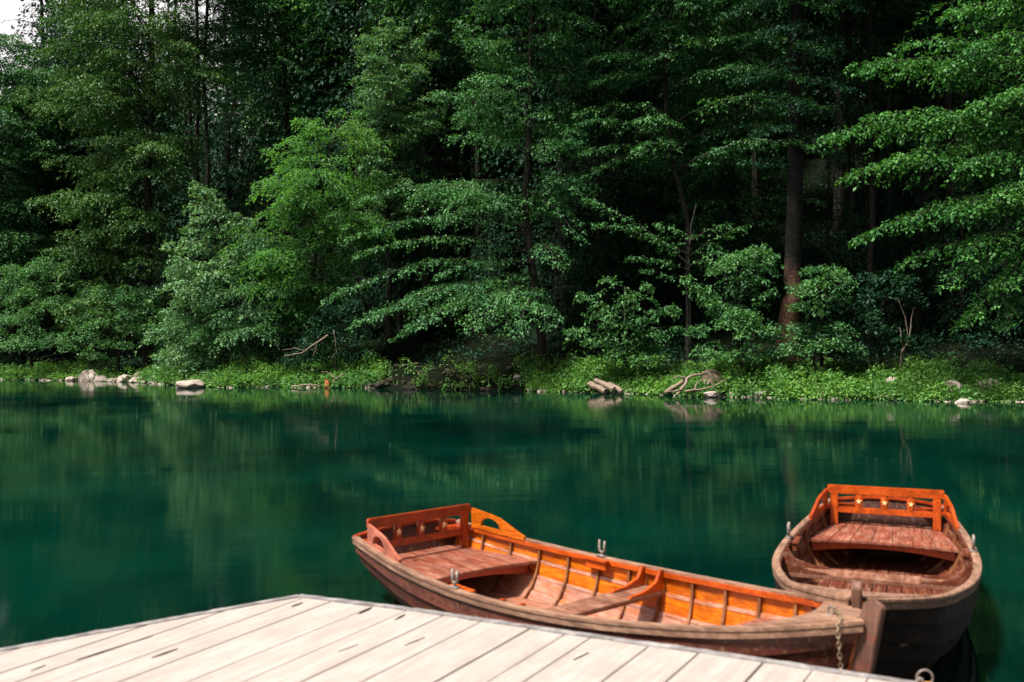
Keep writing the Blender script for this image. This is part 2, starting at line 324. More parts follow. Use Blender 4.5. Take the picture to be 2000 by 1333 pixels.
def make_boat(loc, yaw, label, pal, group):
    B = empty('rowing_boat', loc, yaw, label=label, cat='rowing boat', group=group)
    NS = 7; US = np.concatenate([np.linspace(0, .9, 37), np.linspace(.92, 1, 8)])
    mb = MB()
    for side in (1, -1):
        for k in range(NS):
            rings_o, rings_i = [], []
            for u in US:
                v0, v1 = k / NS, (k + 1) / NS
                A = np.array(sec(u, v0)); Bq = np.array(sec(u, v1)); dd = Bq - A
                nrm = np.array([0, dd[2], -dd[1]]); nrm /= max(1e-6, np.linalg.norm(nrm))
                lap = .010 if k else 0
                lowo = A + nrm * (.011 + lap) - dd * .06; upo = Bq + nrm * .009
                loi = A + nrm * (lap - .001) - dd * .06; upi = Bq - nrm * .003
                q = [lowo, upo, upi, loi]
                q = [(w[0], side * max(w[1], .002), w[2]) for w in q]
                rings_o.append(q)
            n = len(rings_o)
            vs = [w for r in rings_o for w in r]; fo, fi, fl = [], [], []
            for i in range(n - 1):
                for j in range(4):
                    fc = (i*4+j, i*4+(j+1) % 4, (i+1)*4+(j+1) % 4, (i+1)*4+j)
                    (fo if j in (0, 3) else fl if j == 1 else fi).append(fc)  # upper plank edges get the floor tone, as if catching light
                    if j == 2 and k <= 4 and US[i] < pal['pale_to']: fi.pop(); fl.append(fc)
            base = len(mb.v); mb.add(vs, fo, 0)
            mb.f += [[base + q for q in f] for f in fi]; mb.m += [1] * len(fi); mb.f += [[base + q for q in f] for f in fl]; mb.m += [2] * len(fl)
    # strips added along the inner seams, toned as plank edges catching light
    for side in (1, -1):
        for k in (5, 6) if pal['pale_to'] else (5, 6):
            rr = []
            for u in np.linspace(.03, .94, 50):
                a = sec(u, k/NS - .012); b2 = sec(u, k/NS + .014); dy, dz = b2[1]-a[1], b2[2]-a[2]; ln = math.hypot(dy, dz); ny, nz = -dz/ln, dy/ln
                rr.append([(a[0], side*(a[1]+ny*.001), a[2]+nz*.001), (a[0], side*(a[1]+ny*.0075), a[2]+nz*.0075), (b2[0], side*(b2[1]+ny*.0045), b2[2]+nz*.0045), (b2[0], side*(b2[1]-ny*.002), b2[2]-nz*.002)])
            mb.sweep(rr, 2)
    # keel
    mb.sweep([[(u * L - .26 * u ** 7 + .1 * (1-u) ** 8, y, zk(u) + z) for y, z in ((-.022, -.05), (.022, -.05), (.022, .01), (-.022, .01))] for u in np.linspace(0, 1, 20)], 0)
    mb.build('hull', [pal['hull'], pal['inner'], pal['floor']], B, fix=True)
    # transom board
    mb = MB(); pl = []
    for side in (1, -1):
        vv = np.linspace(0, 1, 12) if side == 1 else np.linspace(1, 0, 12)
        for v in vv:
            s, y, z = sec(0, v); pl.append((s, side * max(y - .002, .004), z))
    top = []
    for tt in np.linspace(-1, 1, 11)[1:-1]: top.append((0, -tt * -1 * -.49 * -1 if False else 0, 0))
    pos = [q for q in pl if q[1] > 0]; neg = [q for q in pl if q[1] < 0]
    crown = [(-.002, y, P['zs'] + .045 * (1 - (y / .49) ** 2)) for y in np.linspace(.44, -.44, 9)]
    outl = pos + crown + neg
    mb.prism([(q[0] - .018, q[1], q[2]) for q in outl], [(q[0] + .006, q[1], q[2]) for q in outl])
    T = mb.build('transom', M['hull'], B)
    mb = MB()
    cr = [(y, P['zs'] + .045 * (1 - (y / .49) ** 2)) for y in np.linspace(.49, -.49, 17)]
    mb.sweep([[(x, y, z + dz) for x, dz in ((-.032, 0), (.02, 0), (.02, .022), (-.032, .022))] for y, z in cr])
    mb.build('transom_cap', pal['cap'], T, bevel=.003)
    # gunwales
    for side in (1, -1):
        def gw(w0, w1, z0, z1, us=np.linspace(0, 1, 60)):
            rr = []
            for u in us:
                e = 1e-3; du = hb(min(1, u+e)) - hb(max(0, u-e)); ds_ = (min(1, u+e)-max(0, u-e)) * L
                tx = Vector((ds_, du)).normalized(); nx, ny = -tx.y, tx.x
                rr.append([(u*L + nx*w, side*max(.0, hb(u) + ny*w), zg(u)+z) for w, z in ((w0, z0), (w1, z0), (w1, z1), (w0, z1))])
            return rr
        mb = MB(); mb.sweep(gw(-.022, .030, .0, .022)); G = mb.build('gunwale', M['rail'], B, bevel=.004)
        mb = MB(); mb.sweep(gw(.012, .025, -.036, -.001)); mb.build('rubbing_strake', M['rail'], G, bevel=.003)
        mb = MB(); mb.sweep(gw(-.030, -.012, -.026, .010, np.linspace(.02, .93, 50))); mb.build('inwale', pal['rail_in'], G, bevel=.002)
    # ribs
    for side in (1, -1):
        for s in np.arange(.33, 3.75, .305):
            u = s / L; rr = []
            for v in np.linspace(.38, .985, 16):
                a = sec(u, v); b2 = sec(u, v + .01); dy, dz = b2[1]-a[1], b2[2]-a[2]; ln = math.hypot(dy, dz); ny, nz = -dz/ln, dy/ln
                rr.append([(a[0]+x, side*(a[1]+ny*w), a[2]+nz*w) for x, w in ((-.011, .0), (.011, .0), (.011, .024), (-.011, .024))])
            mb = MB(); mb.sweep(rr); mb.build('rib', pal['rib'], B, bevel=.002)
    # floorboards
    mb = MB(); z0 = .05
    us = np.linspace(.06, .9, 40)
    for k in range(9):
        f0, f1 = -1 + 2*k/9 + .008, -1 + 2*(k+1)/9 - .008
        mb.sweep([[(u*L, f0*(yin(u, z0, .012)), z0), (u*L, f1*yin(u, z0, .012), z0), (u*L, f1*yin(u, z0, .012), z0-.012), (u*L, f0*yin(u, z0, .012), z0-.012)] for u in us])
    mb.build('floorboard_panel', pal['floor'], B)
    # plain bottom under the boards keeps the lake out
    # stern bench
    zs = .31; mb = MB(); nb = 7
    for k in range(nb):
        f0, f1 = -1 + 2*k/nb + .004, -1 + 2*(k+1)/nb - .004
        rr = []
        for s in np.linspace(.03, 1, 14):
            def pt(f):
                se = .03 + (s-.03)/(.97) * (.905 - .085*(1-abs(f)**2.2)); u = se/L; return (se, f*yin(u, zs, .02))
            (x0, y0), (x1, y1) = pt(f0), pt(f1); dz = R.uniform(-.0006, .0006)
            rr.append([(x0, y0, zs), (x1, y1, zs), (x1, y1, zs-.022), (x0, y0, zs-.022)])
        mb.sweep(rr)
    SB = mb.build('stern_bench', pal['bench'], B, bevel=.003)
    mb = MB(); rr = []
    for f in np.linspace(-1, 1, 25):
        s = .84 - .085*(1-abs(f)**2.2); y = f*yin(s/L, .25, .02); low = .20 + .035*(1-f*f)
        rr.append([(s-.012, y, low), (s+.012, y, low), (s+.012, y, zs-.023), (s-.012, y, zs-.023)])
    mb.sweep(rr); mb.build('front_beam', pal['rest'], SB)
    # backrest
    xb = .19; zt = zg(.0467)+.198
    mb = MB(); pol = rounded([(-.485, zt-.078), (.485, zt-.078), (.485, zt), (-.485, zt)], .022)
    mb.prism([(xb-.017, y, z) for y, z in pol], [(xb+.017, y, z) for y, z in pol])
    BR = mb.build('backrest', pal['rest'], B, bevel=.004)
    mb = MB(); mb.box((xb, 0, .443), (.028, .79, .052)); mb.build('lower_rail', pal['rest'], BR, bevel=.004)
    for sd in (-1, 1):
        mb = MB(); mb.box((xb, sd*.425, (zs+zt-.079)/2), (.04, .066, zt-.079-zs)); mb.build('post', pal['rest'], BR, bevel=.004)
    for yb in (-.215, 0, .215):
        mb = MB(); rr = []
        zz0, zz1 = .4695, zt-.0785
        for w in np.linspace(0, 1, 14):
            hw = .030 - .009*math.cos(2*math.pi*w)**2*(1 if .25 > abs(w-.5) else -.0) ; hw = .027 + .007*math.sin(math.pi*w)
            z = zz0 + (zz1-zz0)*w
            rr.append([(xb - .01, yb-hw, z), (xb - .01, yb+hw, z), (xb+.008, yb+hw, z), (xb+.016+.004*math.sin(math.pi*w), yb+hw*.4, z), (xb+.016+.004*math.sin(math.pi*w), yb-hw*.4, z), (xb+.008, yb-hw, z)])
        mb.sweep(rr, 0)
        zc = (zz0+zz1)/2; st = [(yb + (.026 if i % 2 == 0 else .011)*math.sin(i*math.pi/5), zc + (.026 if i % 2 == 0 else .011)*math.cos(i*math.pi/5)) for i in range(10)]
        mb.prism([(xb+.017, y, z) for y, z in st], [(xb+.0235, y, z) for y, z in st], 1)
        mb.build('baluster', [pal['rest'], M['star']], BR)
    # side panels with arched opening
    for side in (1, -1):
        bm = bmesh.new()
        ss = [.215, .25, .28, .31, .315, .33, .355, .39, .425, .46, .495, .52, .535, .54, .58, .64, .70, .755, .79]
        def topz(s): return interp(s, [.215, .42, .52, .74, .79], [.145, .132, .118, .035, .022])
        def hole(s):
            q = (s - .425) / .11
            return .0225 + (.078*math.sqrt(1-q*q) if abs(q) < 1 else 0)
        def P3(s, z):
            u = s/L; return bm.verts.new((s, side*(hb(u)-.012), zg(u)+.022+z))
        for a, b2 in zip(ss[:-1], ss[1:]):
            bm.faces.new([P3(a, -.01), P3(b2, -.01), P3(b2, .0215), P3(a, .0215)])
            if abs((a+b2)/2-.425) < .11: bm.faces.new([P3(a, hole(a) if abs(a-.425) < .1099 else .0215), P3(b2, hole(b2) if abs(b2-.425) < .1099 else .0215), P3(b2, topz(b2)), P3(a, topz(a))])
            elif topz(a) > .0225: bm.faces.new([P3(a, .0215), P3(b2, .0215), P3(b2, max(topz(b2), .0216)), P3(a, topz(a))])
        bmesh.ops.remove_doubles(bm, verts=bm.verts, dist=1e-4)
        bmesh.ops.recalc_face_normals(bm, faces=bm.faces)
        bmesh.ops.solidify(bm, geom=list(bm.faces), thickness=.024)
        bmesh.ops.recalc_face_normals(bm, faces=bm.faces)
        me = bpy.data.meshes.new('side_panel'); bm.to_mesh(me); bm.free()
        link('side_panel', me, B, pal['panel'][0 if side == 1 else 1])
    # corner knees at the transom
    for side in (1, -1):
        mb = MB(); pg = [(.02, side*.47), (.02, side*.25), (.06, side*.30), (.13, side*.40), (.24, side*.48), (.24, side*.53)]
        pg = [(x, math.copysign(min(abs(y), hb(x/L)-.02), y)) for x, y in pg]
        mb.prism([(x, y, P['zs']-.03) for x, y in pg], [(x, y, P['zs']-.004) for x, y in pg]); mb.build('quarter_knee', pal['cap'], B)
    # thwart with knees
    zt2 = .335; s0, s1 = 1.99, 2.21; mb = MB()
    mb.prism([(s, f*yin(s/L, zt2, .012), zt2-.03) for s, f in ((s0, -1), (s1, -1), (s1, 1), (s0, 1))], [(s, f*yin(s/L, zt2, .012), zt2) for s, f in ((s0, -1), (s1, -1), (s1, 1), (s0, 1))])
    TH = mb.build('thwart', M['thwart'], B, bevel=.004)
    for side in (1, -1):
        for sx in (s0 + .012, s1 - .032):
            u = sx/L; zb_, ztp = zt2 + .001, zg(u) + .026
            ins = [(yin(u, zb_ + (ztp-zb_)*w, .024), zb_ + (ztp-zb_)*w) for w in np.linspace(0, 1, 6)]
            yb = ins[0][0]; yt = ins[-1][0]
            cur = [(yt-.035, ztp), (yt-.05, ztp-.03), (yt-.075, ztp-.07), (yb-.12, zb_+.045), (yb-.19, zb_+.022), (yb-.30, zb_+.012), (yb-.33, zb_)]
            pg = ins + cur; mb = MB()
            mb.prism([(sx, side*y, z) for y, z in pg], [(sx+.024, side*y, z) for y, z in pg]); mb.build('knee', pal['knee'], TH, bevel=.003)
    # bow bench, breasthook, stem
    zb2 = .40; mb = MB()
    for k in range(5):
        f0, f1 = -1 + 2*k/5 + .01, -1 + 2*(k+1)/5 - .01
        mb.sweep([[(s, f*yin(s/L, zb2, .02), z) for f, z in ((f0, zb2), (f1, zb2), (f1, zb2-.02), (f0, zb2-.02))] for s in np.linspace(3.12, 3.8, 10)])
    mb.build('bow_bench', M['bench'], B, bevel=.002)
    mb = MB(); a_, b_ = [], []
    outer = [(u*L, hb(u)-.004) for u in np.linspace(.885, .995, 10)]
    inner = [(3.62 + .13*(1-abs(f)**1.5), f*(hb(.885)-.02)) for f in np.linspace(-.98, .98, 11)]
    pg = [(x, y) for x, y in outer] + [(x, -y) for x, y in outer[::-1]] + inner
    mb.prism([(x, y, zg(min(1, x/L))+.001) for x, y in pg], [(x, y, zg(min(1, x/L))+.028) for x, y in pg])
    mb.build('breasthook', M['rail'], B, bevel=.004)
    mb = MB(); pr = [(L-.30, -.12), (L-.12, -.12), (L+.0, .25), (L+.095, P['zb']+.09), (L+.04, P['zb']+.118), (L-.002, P['zb']+.10), (L-.02, P['zb']+.03), (L-.03, P['zb']-.05), (L-.10, .3), (L-.24, 0)]
    mb.prism([(x, -.024, z) for x, z in pr], [(x, .024, z) for x, z in pr]); mb.build('stem_post', M['stem'], B, bevel=.005)
    # oarlocks
    for side in (1, -1):
        s = .385*L; u = s/L; y = side*(hb(u)-.002); z = zg(u)+.025
        mb = MB(); pts = [(s-.026, y, z+.115), (s-.027, y, z+.05), (s-.02, y, z+.034), (s, y, z+.028), (s+.02, y, z+.034), (s+.027, y, z+.05), (s+.026, y, z+.112)]
        mb.tube(pts, [.009, .010, .010, .010, .010, .010, .009], 8); mb.tube([(s, y, z+.03), (s, y, z-.03)], .009, 8); mb.box((s, y, z+.004), (.075, .045, .008))
        OL = mb.build('oarlock', M['metal'], B, smooth=True)
        mb = MB(); mb.box((s, side*(hb(u)-.055), z-.055), (.21, .03, .055)); mb.box((s, side*(hb(u)-.062), z-.016), (.23, .05, .016))
        mb.build('oarlock_pad', pal['rail_in'], B, bevel=.003)
    # eye bolt on the breasthook
    mb = MB(); cx = L-.19; zc = zg(cx/L)+.05
    mb.tube([(cx, 0, zc-.02), (cx, 0, zc-.03)], .018, 10)
    mb.sweep([[(cx + (.018 + .006*math.cos(b2))*math.cos(a2), .006*math.sin(b2), zc + (.018+.006*math.cos(b2))*math.sin(a2)) for b2 in np.linspace(0, 2*math.pi, 9)[:-1]] for a2 in np.linspace(0, 2*math.pi, 17)[:-1]], closed=True)
    mb.build('eye_bolt', M['metal'], B, smooth=True)
    return B

palA = dict(hull=M['hull_light'], inner=M['orange'], rest=M['rest'], pale_to=.66, panel=(M['orange'], M['panel_red']), floor=M['floor'], bench=M['bench'], knee=M['rest_light'], rib=M['rib'], rail_in=M['rest_light'], cap=M['rest'])
palB = dict(hull=M['hull_shade'], pale_to=0, inner=M['inner_worn'], rest=M['rest_light'], panel=(M['rest_light'], M['rest']), floor=M['inner_worn'], bench=M['bench'], knee=M['inner_worn'], rib=M['rib'], rail_in=M['inner_worn'], cap=M['rest'])
BOAT1 = make_boat((-.855, 7.914, 0), -.894, 'long wooden rowing boat with bright orange interior lying broadside along the dock', palA, 'wooden rowing boats')
BOAT2 = make_boat((3.3565, 8.849, 0), -1.967, 'wooden rowing boat seen bow-on with a worn reddish brown interior, behind the other boat', palB, 'wooden rowing boats')

def boatpt(k, s, t_, z):
    (x, y), a = ((-.855, 7.914), -.894) if k == 1 else ((3.3565, 8.849), -1.967)
    return Vector((x + s*math.cos(a) - t_*math.sin(a), y + s*math.sin(a) + t_*math.cos(a), z))

# mooring chain: from the eye bolt, over the near gunwale, down to the dock
ch = [boatpt(1, L-.17, -.0, .715), boatpt(1, L-.15, -.03, .722), boatpt(1, L-.10, -.07, .712), boatpt(1, L-.07, -.105, .708), boatpt(1, L-.055, -.155, .66)]
e0 = ch[-1]; e1 = Vector((e0.x + .02, e0.y - .10, .18))
for k in range(1, 12): w = k/11; ch.append(e0.lerp(e1, w) + Vector((0, 0, -.05*math.sin(math.pi*w))))
mb = MB(); acc = 0; pos = []; step = .024
for a, b2 in zip(ch[:-1], ch[1:]):
    ln = (b2-a).length; q = acc
    while q < ln: pos.append((a.lerp(b2, q/ln), (b2-a).normalized())); q += step
    acc = q - ln
for i, (c0, d) in enumerate(pos):
    u = d.cross(Vector((.3, .9, .2))).normalized(); w = d.cross(u)
    if i % 2: u, w = w, u
    rg = []
    for a in np.linspace(0, 2*math.pi, 13)[:-1]:
        ctr = c0 + d*(.0165*math.cos(a)) + u*(.0085*math.sin(a)); rad = (d*math.cos(a) + u*math.sin(a)).normalized()
        rg.append([ctr + (rad*math.cos(b2) + w*math.sin(b2))*.003 for b2 in np.linspace(0, 2*math.pi, 7)[:-1]])
    mb.sweep(rg, closed=True)
tag(mb.build('mooring_chain', M['rust'], smooth=True), 'thin rusty chain hanging from the bow of the near boat', 'chain')

# ------------------------------------------------------------------ dock
ZD = .5
edge = [(-1.302, 5.935), (-.605, 5.635), (-.014, 5.33), (.49, 5.075), (.998, 4.831), (1.712, 4.452), (3.6, 3.38), (6.5, 1.6)]
lcor = np.array([-1.302, 5.935]); ldir = np.array([-1.316, -.96]); ldir /= np.linalg.norm(ldir)
pdir = np.array([-.50, -.866])
def edge_at(px):
    a = atY(px, 1000, 1.0)
    # intersect the viewing ray in plan with the edge polyline
    lo = edge[0]
    for (x0, y0), (x1, y1) in zip(edge[:-1], edge[1:]):
        # pixel -> plan slope depends weakly on row; use the dock plane
        for w in np.linspace(0, 1, 60):
            x, y = x0+(x1-x0)*w, y0+(y1-y0)*w
            q = 1000 + F*x/(y*math.cos(PITCH)) + (-ROLL)*0
            if q >= px: return np.array([x, y])
    return np.array(edge[-1])
seams = [edge_at(q) for q in (644, 725, 791, 860, 935, 1031, 1100, 1149, 1262, 1360, 1489, 1585, 1692, 1790, 1900, 2030, 2200, 2400)]
seams = [lcor - pdir*0 + (lcor - seams[0])*k for k in (3.2, 2.0, 1.0)] + seams if False else seams
DOCK = empty('wooden_dock', (0, 3, 0), 0, label='pale weathered plank dock with grey edging across the bottom', cat='dock')
DOCK.location = (0, 0, 0)
nrm = np.array([ldir[1], -ldir[0]]);
if np.dot(nrm, np.array([0, -1])) < 0: nrm = -nrm
def clip(poly):
    out = []
    for i in range(len(poly)):
        a, b2 = poly[i-1], poly[i]; da, db = np.dot(a-lcor, nrm)-.012, np.dot(b2-lcor, nrm)-.012
        if (da >= 0) != (db >= 0): out.append(a + (b2-a)*da/(da-db))
        if db >= 0: out.append(b2)
    return out
mb = MB()
# the boards left of the first seam, then those along the front edge
e_dir = (seams[1]-seams[0])/np.linalg.norm(seams[1]-seams[0])
starts = [seams[0] - e_dir*d for d in (3.0, 2.6, 2.2, 1.83, 1.5, 1.16, .86, .6, .42, .2)] + seams
for i in range(len(starts)-1):
    a, b2 = starts[i], starts[i+1]; g = R.uniform(.002, .0055); back = R.uniform(-.006, .004)
    a = a + e_dir*g; b2 = b2 - e_dir*g
    ext = 0 if i >= 9 else 1.2
    a1_ = a - pdir*ext + pdir*(.01+back); b1_ = b2 - pdir*ext + pdir*(.01+back)
    if i >= 9:
        pass
    poly = clip([a1_, b1_, b1_ + pdir*7.5, a1_ + pdir*7.5]) if i < 12 else [a1_, b1_, b1_ + pdir*7.5, a1_ + pdir*7.5]
    if i < 9:
        # also keep behind the front edge direction at the corner
        en = np.array([e_dir[1], -e_dir[0]]); en = en if np.dot(en, np.array([0, -1])) > 0 else -en
    if len(poly) < 3: continue
    dz = R.uniform(-.002, .002); tl = R.uniform(-.003, .003)
    mb.prism([(q[0], q[1], ZD-.04) for q in poly], [(q[0], q[1], ZD+dz+tl*(k % 2)) for k, q in enumerate(poly)])
DK = mb.build('deck_planks', M['deck'], DOCK, bevel=.003)
mn, t, p = mat('crack_dark', 1, 0); p.inputs['Base Color'].default_value = (.035, .022, .016, 1); M['crack'] = mn
mb = MB()
def crack(px, py, px2, py2, w):
    def fl(a, b2):
        q = atY(a, b2, 1.0); k = (ZD-CAMH)/(q[2]-CAMH); return np.array([q[0]*k, q[1]*k])
    a, b2 = fl(px, py), fl(px2, py2); d = b2-a; n_ = np.array([-d[1], d[0]])/np.linalg.norm(d); pg = []
    ks = np.linspace(0, 1, 9)
    for k in ks: pg.append(a+d*k+n_*w*math.sin(math.pi*k)*R.uniform(.5, 1.1))
    for k in ks[::-1][1:-1]: pg.append(a+d*k-n_*w*math.sin(math.pi*k)*R.uniform(.5, 1.1))
    mb = MB(); mb.prism([(q[0], q[1], ZD-.012) for q in pg], [(q[0], q[1], ZD+.0045) for q in pg]); mb.build('crack', M['crack'], DK)
crack(296, 1286, 348, 1268, .007); crack(569, 1186, 592, 1178, .008); crack(660, 1275, 700, 1260, .003); crack(90, 1300, 60, 1312, .004); crack(1120, 1290, 1150, 1276, .003); crack(790, 1262, 830, 1246, .003); crack(150, 1290, 300, 1243, .0035)
crack(700, 1200, 726, 1188, .012); crack(770, 1213, 792, 1201, .010)
def strip(pts, name, w0, w1, z0, z1):
    pts = [np.array(q) for q in pts]; rr = []
    fine = []
    for a, b2 in zip(pts[:-1], pts[1:]):
        n = max(2, int(np.linalg.norm(b2-a)/.05)); fine += [a+(b2-a)*k/n for k in range(n)]
    fine.append(pts[-1])
    for i, q in enumerate(fine):
        d = fine[min(i+1, len(fine)-1)]-fine[max(i-1, 0)]; d /= np.linalg.norm(d); nn = np.array([-d[1], d[0]])
        if nn[1] < 0: nn = -nn
        j1, j2 = .004*math.sin(i*.7)+R.normal(0, .0015), R.normal(0, .0012)
        rr.append([(*(q + nn*(w0+j1)), z0), (*(q + nn*(w1+j2)), z0), (*(q + nn*(w1+j2)), z1-.006+j2), (*(q + nn*(w1-.012)), z1+j2), (*(q+nn*(w0+j1)), z1-.004)])
    mb = MB(); mb.sweep(rr); return mb.build(name, M['strip'], DOCK)
strip(edge, 'edge_strip', -.022, .03, ZD-.07, ZD+.010)
strip([lcor + ldir*9, lcor + ldir*5, lcor + ldir*.006], 'edge_strip', -.016, .028, ZD-.07, ZD+.010)
mb = MB(); e2 = [np.array(q) for q in edge]
for zz, hh in ((ZD-.16, .2),):
    pass
def beam(a, b2, off):
    a, b2 = np.array(a), np.array(b2); d = (b2-a)/np.linalg.norm(b2-a); nn = np.array([-d[1], d[0]]); nn = nn if nn[1] > 0 else -nn
    q = [a-nn*off, b2-nn*off, b2-nn*(off+.08), a-nn*(off+.08)]
    mb.prism([(x, y, ZD-.22) for x, y in q], [(x, y, ZD-.042) for x, y in q])
beam((-1.2, 5.86), (6.4, 1.55), .04); beam(lcor+ldir*.05, lcor+ldir*9, .04); beam((-1.6, 4.4), (4.4, 1.1), .0)
mb.build('beam', M['pile'], DOCK)
for q in [(-1.25, 5.72), (.2, 5.05), (1.8, 4.25), (3.6, 3.2), (-2.7, 4.7), (-4.3, 3.5), (-1, 2.5), (2.5, 1)]:
    mb = MB(); mb.tube([(q[0], q[1], -1.5), (q[0], q[1], ZD-.045)], .09, 14); mb.build('pile', M['pile'], DOCK, smooth=True)

# mooring ring on its yellow block at the dock edge
rp = atY(1806, 1316, 4.36)
MR = empty('mooring_ring', (rp[0], rp[1], ZD), 0, label='steel mooring ring on a small yellow wooden block at the dock edge', cat='mooring ring')
mb = MB(); rg = []
for a in np.linspace(.0, 2*math.pi, 29)[:-1]:
    rg.append([((.036+.0045*math.cos(b2))*math.cos(a), .0045*math.sin(b2), .045 + (.036+.0045*math.cos(b2))*math.sin(a)) for b2 in np.linspace(0, 2*math.pi, 9)[:-1]])
mb.sweep(rg, closed=True); mb.build('ring', M['metal'], MR, smooth=True)
mb = MB(); mb.tube([(-.035, 0, .0), (-.036, 0, .03), (-.025, 0, .046), (-.012, .0, .04), (-.006, 0, .0)], .008, 8); mb.build('staple', M['metal'], MR, smooth=True)
mb = MB(); rr = []
for w in np.linspace(0, 1, 12):
    x = -.045 + .105*w; z = .012*math.sin(math.pi*w)
    rr.append([(x, -.03, -.03), (x, .02, -.03), (x, .02, .008+z), (x, .01, .014+z), (x, -.02, .014+z), (x, -.03, .006+z)])
mb.sweep(rr); mb.build('block', M['yellow_wood'], MR, bevel=.003)

# ------------------------------------------------------------------ foliage generator
def leaves_mesh(pos, axis, up, size, width=.55):
    """one folded quad per leaf"""
    n = len(pos); axis = axis / np.linalg.norm(axis, axis=1, keepdims=True)
    side = np.cross(axis, up); side /= np.linalg.norm(side, axis=1, keepdims=True) + 1e-9
    nn = np.cross(side, axis); s = size[:, None]
    v = np.empty((n, 4, 3), np.float32)
    v[:, 0] = pos; v[:, 2] = pos + axis*s - nn*s*.12
    v[:, 1] = pos + axis*s*.48 + side*s*width/2 + nn*s*.07
    v[:, 3] = pos + axis*s*.48 - side*s*width/2 + nn*s*.07
    return v.reshape(-1, 3)

def mesh_from_quads(name, v):
    n = len(v)//4; me = bpy.data.meshes.new(name); me.vertices.add(4*n); me.vertices.foreach_set('co', v.astype(np.float32).ravel())
    me.loops.add(4*n); me.loops.foreach_set('vertex_index', np.arange(4*n, dtype=np.int32))
    me.polygons.add(n); me.polygons.foreach_set('loop_start', np.arange(0, 4*n, 4, dtype=np.int32)); me.polygons.foreach_set('loop_total', np.full(n, 4, np.int32))
    me.update(); return me

def spray(rng, p0, p1, w, leaf=.085, dens=1.0, sag=.12, hang=.45, start=.12):
    """a drooping fan of leafy twigs along a branch from p0 to p1; returns leaves and the branch line"""
    p0, p1 = np.array(p0, float), np.array(p1, float); d = p1-p0; ln = np.linalg.norm(d)
    tt = np.linspace(0, 1, 9); line = p0 + d*tt[:, None]; line[:, 2] += sag*ln*4*tt*(1-tt)*.5
    dh = np.array([d[0], d[1], 0]); dh /= np.linalg.norm(dh)+1e-9; lat = np.array([-dh[1], dh[0], 0])
    nt_ = max(4, int(ln/(1.15*leaf)*dens)); ts = np.sort(rng.uniform(start, 1, nt_*2)); sd = np.where(np.arange(nt_*2) % 2 == 0, 1, -1)
    prof = np.clip(np.sin(np.pi*np.clip((ts-start)/(1-start), 0, 1)**.8)*.85+.28, .15, 1) * rng.uniform(.6, 1.15, nt_*2)
    tl = w*prof; cnt = np.maximum(2, (tl/(.62*leaf)*dens).astype(int)); idx = np.repeat(np.arange(nt_*2), cnt)
    q = rng.uniform(.05, 1, len(idx)); base = np.stack([np.interp(ts, tt, line[:, k]) for k in range(3)], -1)
    tdir = lat*sd[:, None]*rng.uniform(.7, 1.1, (nt_*2, 1)) + dh*rng.uniform(.2, .9, (nt_*2, 1)); tdir /= np.linalg.norm(tdir, axis=1, keepdims=True)
    dr = rng.uniform(.6, 1.3, nt_*2)*hang
    L_ = tl[idx]
    pos = base[idx] + tdir[idx]*(L_*q)[:, None]; pos[:, 2] -= (dr[idx]*L_*q**1.7) - rng.uniform(-.02, .05, nt_*2)[idx]
    pos += rng.normal(0, .028, pos.shape)
    ax = tdir[idx] + rng.normal(0, .55, pos.shape); ax[:, 2] -= (dr[idx]*q*1.1+.15)
    up = np.array([0, 0, 1.]) + rng.normal(0, .22, pos.shape)
    sz = leaf*rng.uniform(.65, 1.25, len(pos))
    return pos, ax, up, sz, line

def bough(rng, p0, p1, w, leaf=.085, dens=1.0, sag=.12, hang=.45, start=.15):
    """a main branch carrying side sprays, alternate and drooping: the flat ragged fans of a beech"""
    p0, p1 = np.array(p0, float), np.array(p1, float); d = p1-p0; ln = np.linalg.norm(d)
    tt = np.linspace(0, 1, 9); line = p0 + d*tt[:, None]; line[:, 2] += sag*ln*2*tt*(1-tt)
    dh = np.array([d[0], d[1], 0]); dh /= np.linalg.norm(dh)+1e-9; lat = np.array([-dh[1], dh[0], 0]); out = []
    n = max(3, int(ln/.30*dens)); k = 0
    for t in np.linspace(start, .97, n):
        for sd in (1, -1):
            t2 = min(1, max(.03, t+rng.uniform(-.5, .5)/n)); o = np.array([np.interp(t2, tt, line[:, j]) for j in range(3)])
            q = w*(.35+.75*math.sin(math.pi*min(1, (t2*.85+.12))))*rng.uniform(.6, 1.3)
            dd = lat*sd*rng.uniform(.6, 1.1) + dh*rng.uniform(.35, 1.1); dd /= np.linalg.norm(dd)
            e = o + dd*q; e[2] -= hang*q*rng.uniform(.25, 1.15)-.06
            out.append(spray(rng, o, e, max(.13, q*.30), leaf, 1.0, .22, hang*.8, .1)[:4])
    e = line[-1] + dh*.25*w; e[2] -= .1
    out.append(spray(rng, line[-2], e, .22*w+.08, leaf, 1.1, .15, hang, .1)[:4])
    return [np.concatenate([q[i] for q in out]) for i in range(4)] + [line]

def add_line(mb, line, r0, r1=.006, n=4):
    k = len(line); mb.tube(line, [r0+(r1-r0)*i/(k-1) for i in range(k)], n, cap=False)

def dome(rng, c, r, h, n, leaf, squash=1.0):
    th = rng.uniform(0, 2*np.pi, n); cz = rng.uniform(.0, 1, n)**.8; rr = np.sqrt(1-cz**2)*rng.uniform(.75, 1.05, n)
    nrm_ = np.stack([np.cos(th)*rr, np.sin(th)*rr, cz], -1); pos = np.array(c)+nrm_*np.array([r, r, h])*rng.uniform(.7, 1.05, (n, 1))
    ax = nrm_*np.array([1, 1, .5])+rng.normal(0, .5, pos.shape); ax[:, 2] -= .2; up = nrm_*.8+np.array([0, 0, .7])+rng.normal(0, .35, pos.shape)
    return pos, ax, up, leaf*rng.uniform(.6, 1.2, n)

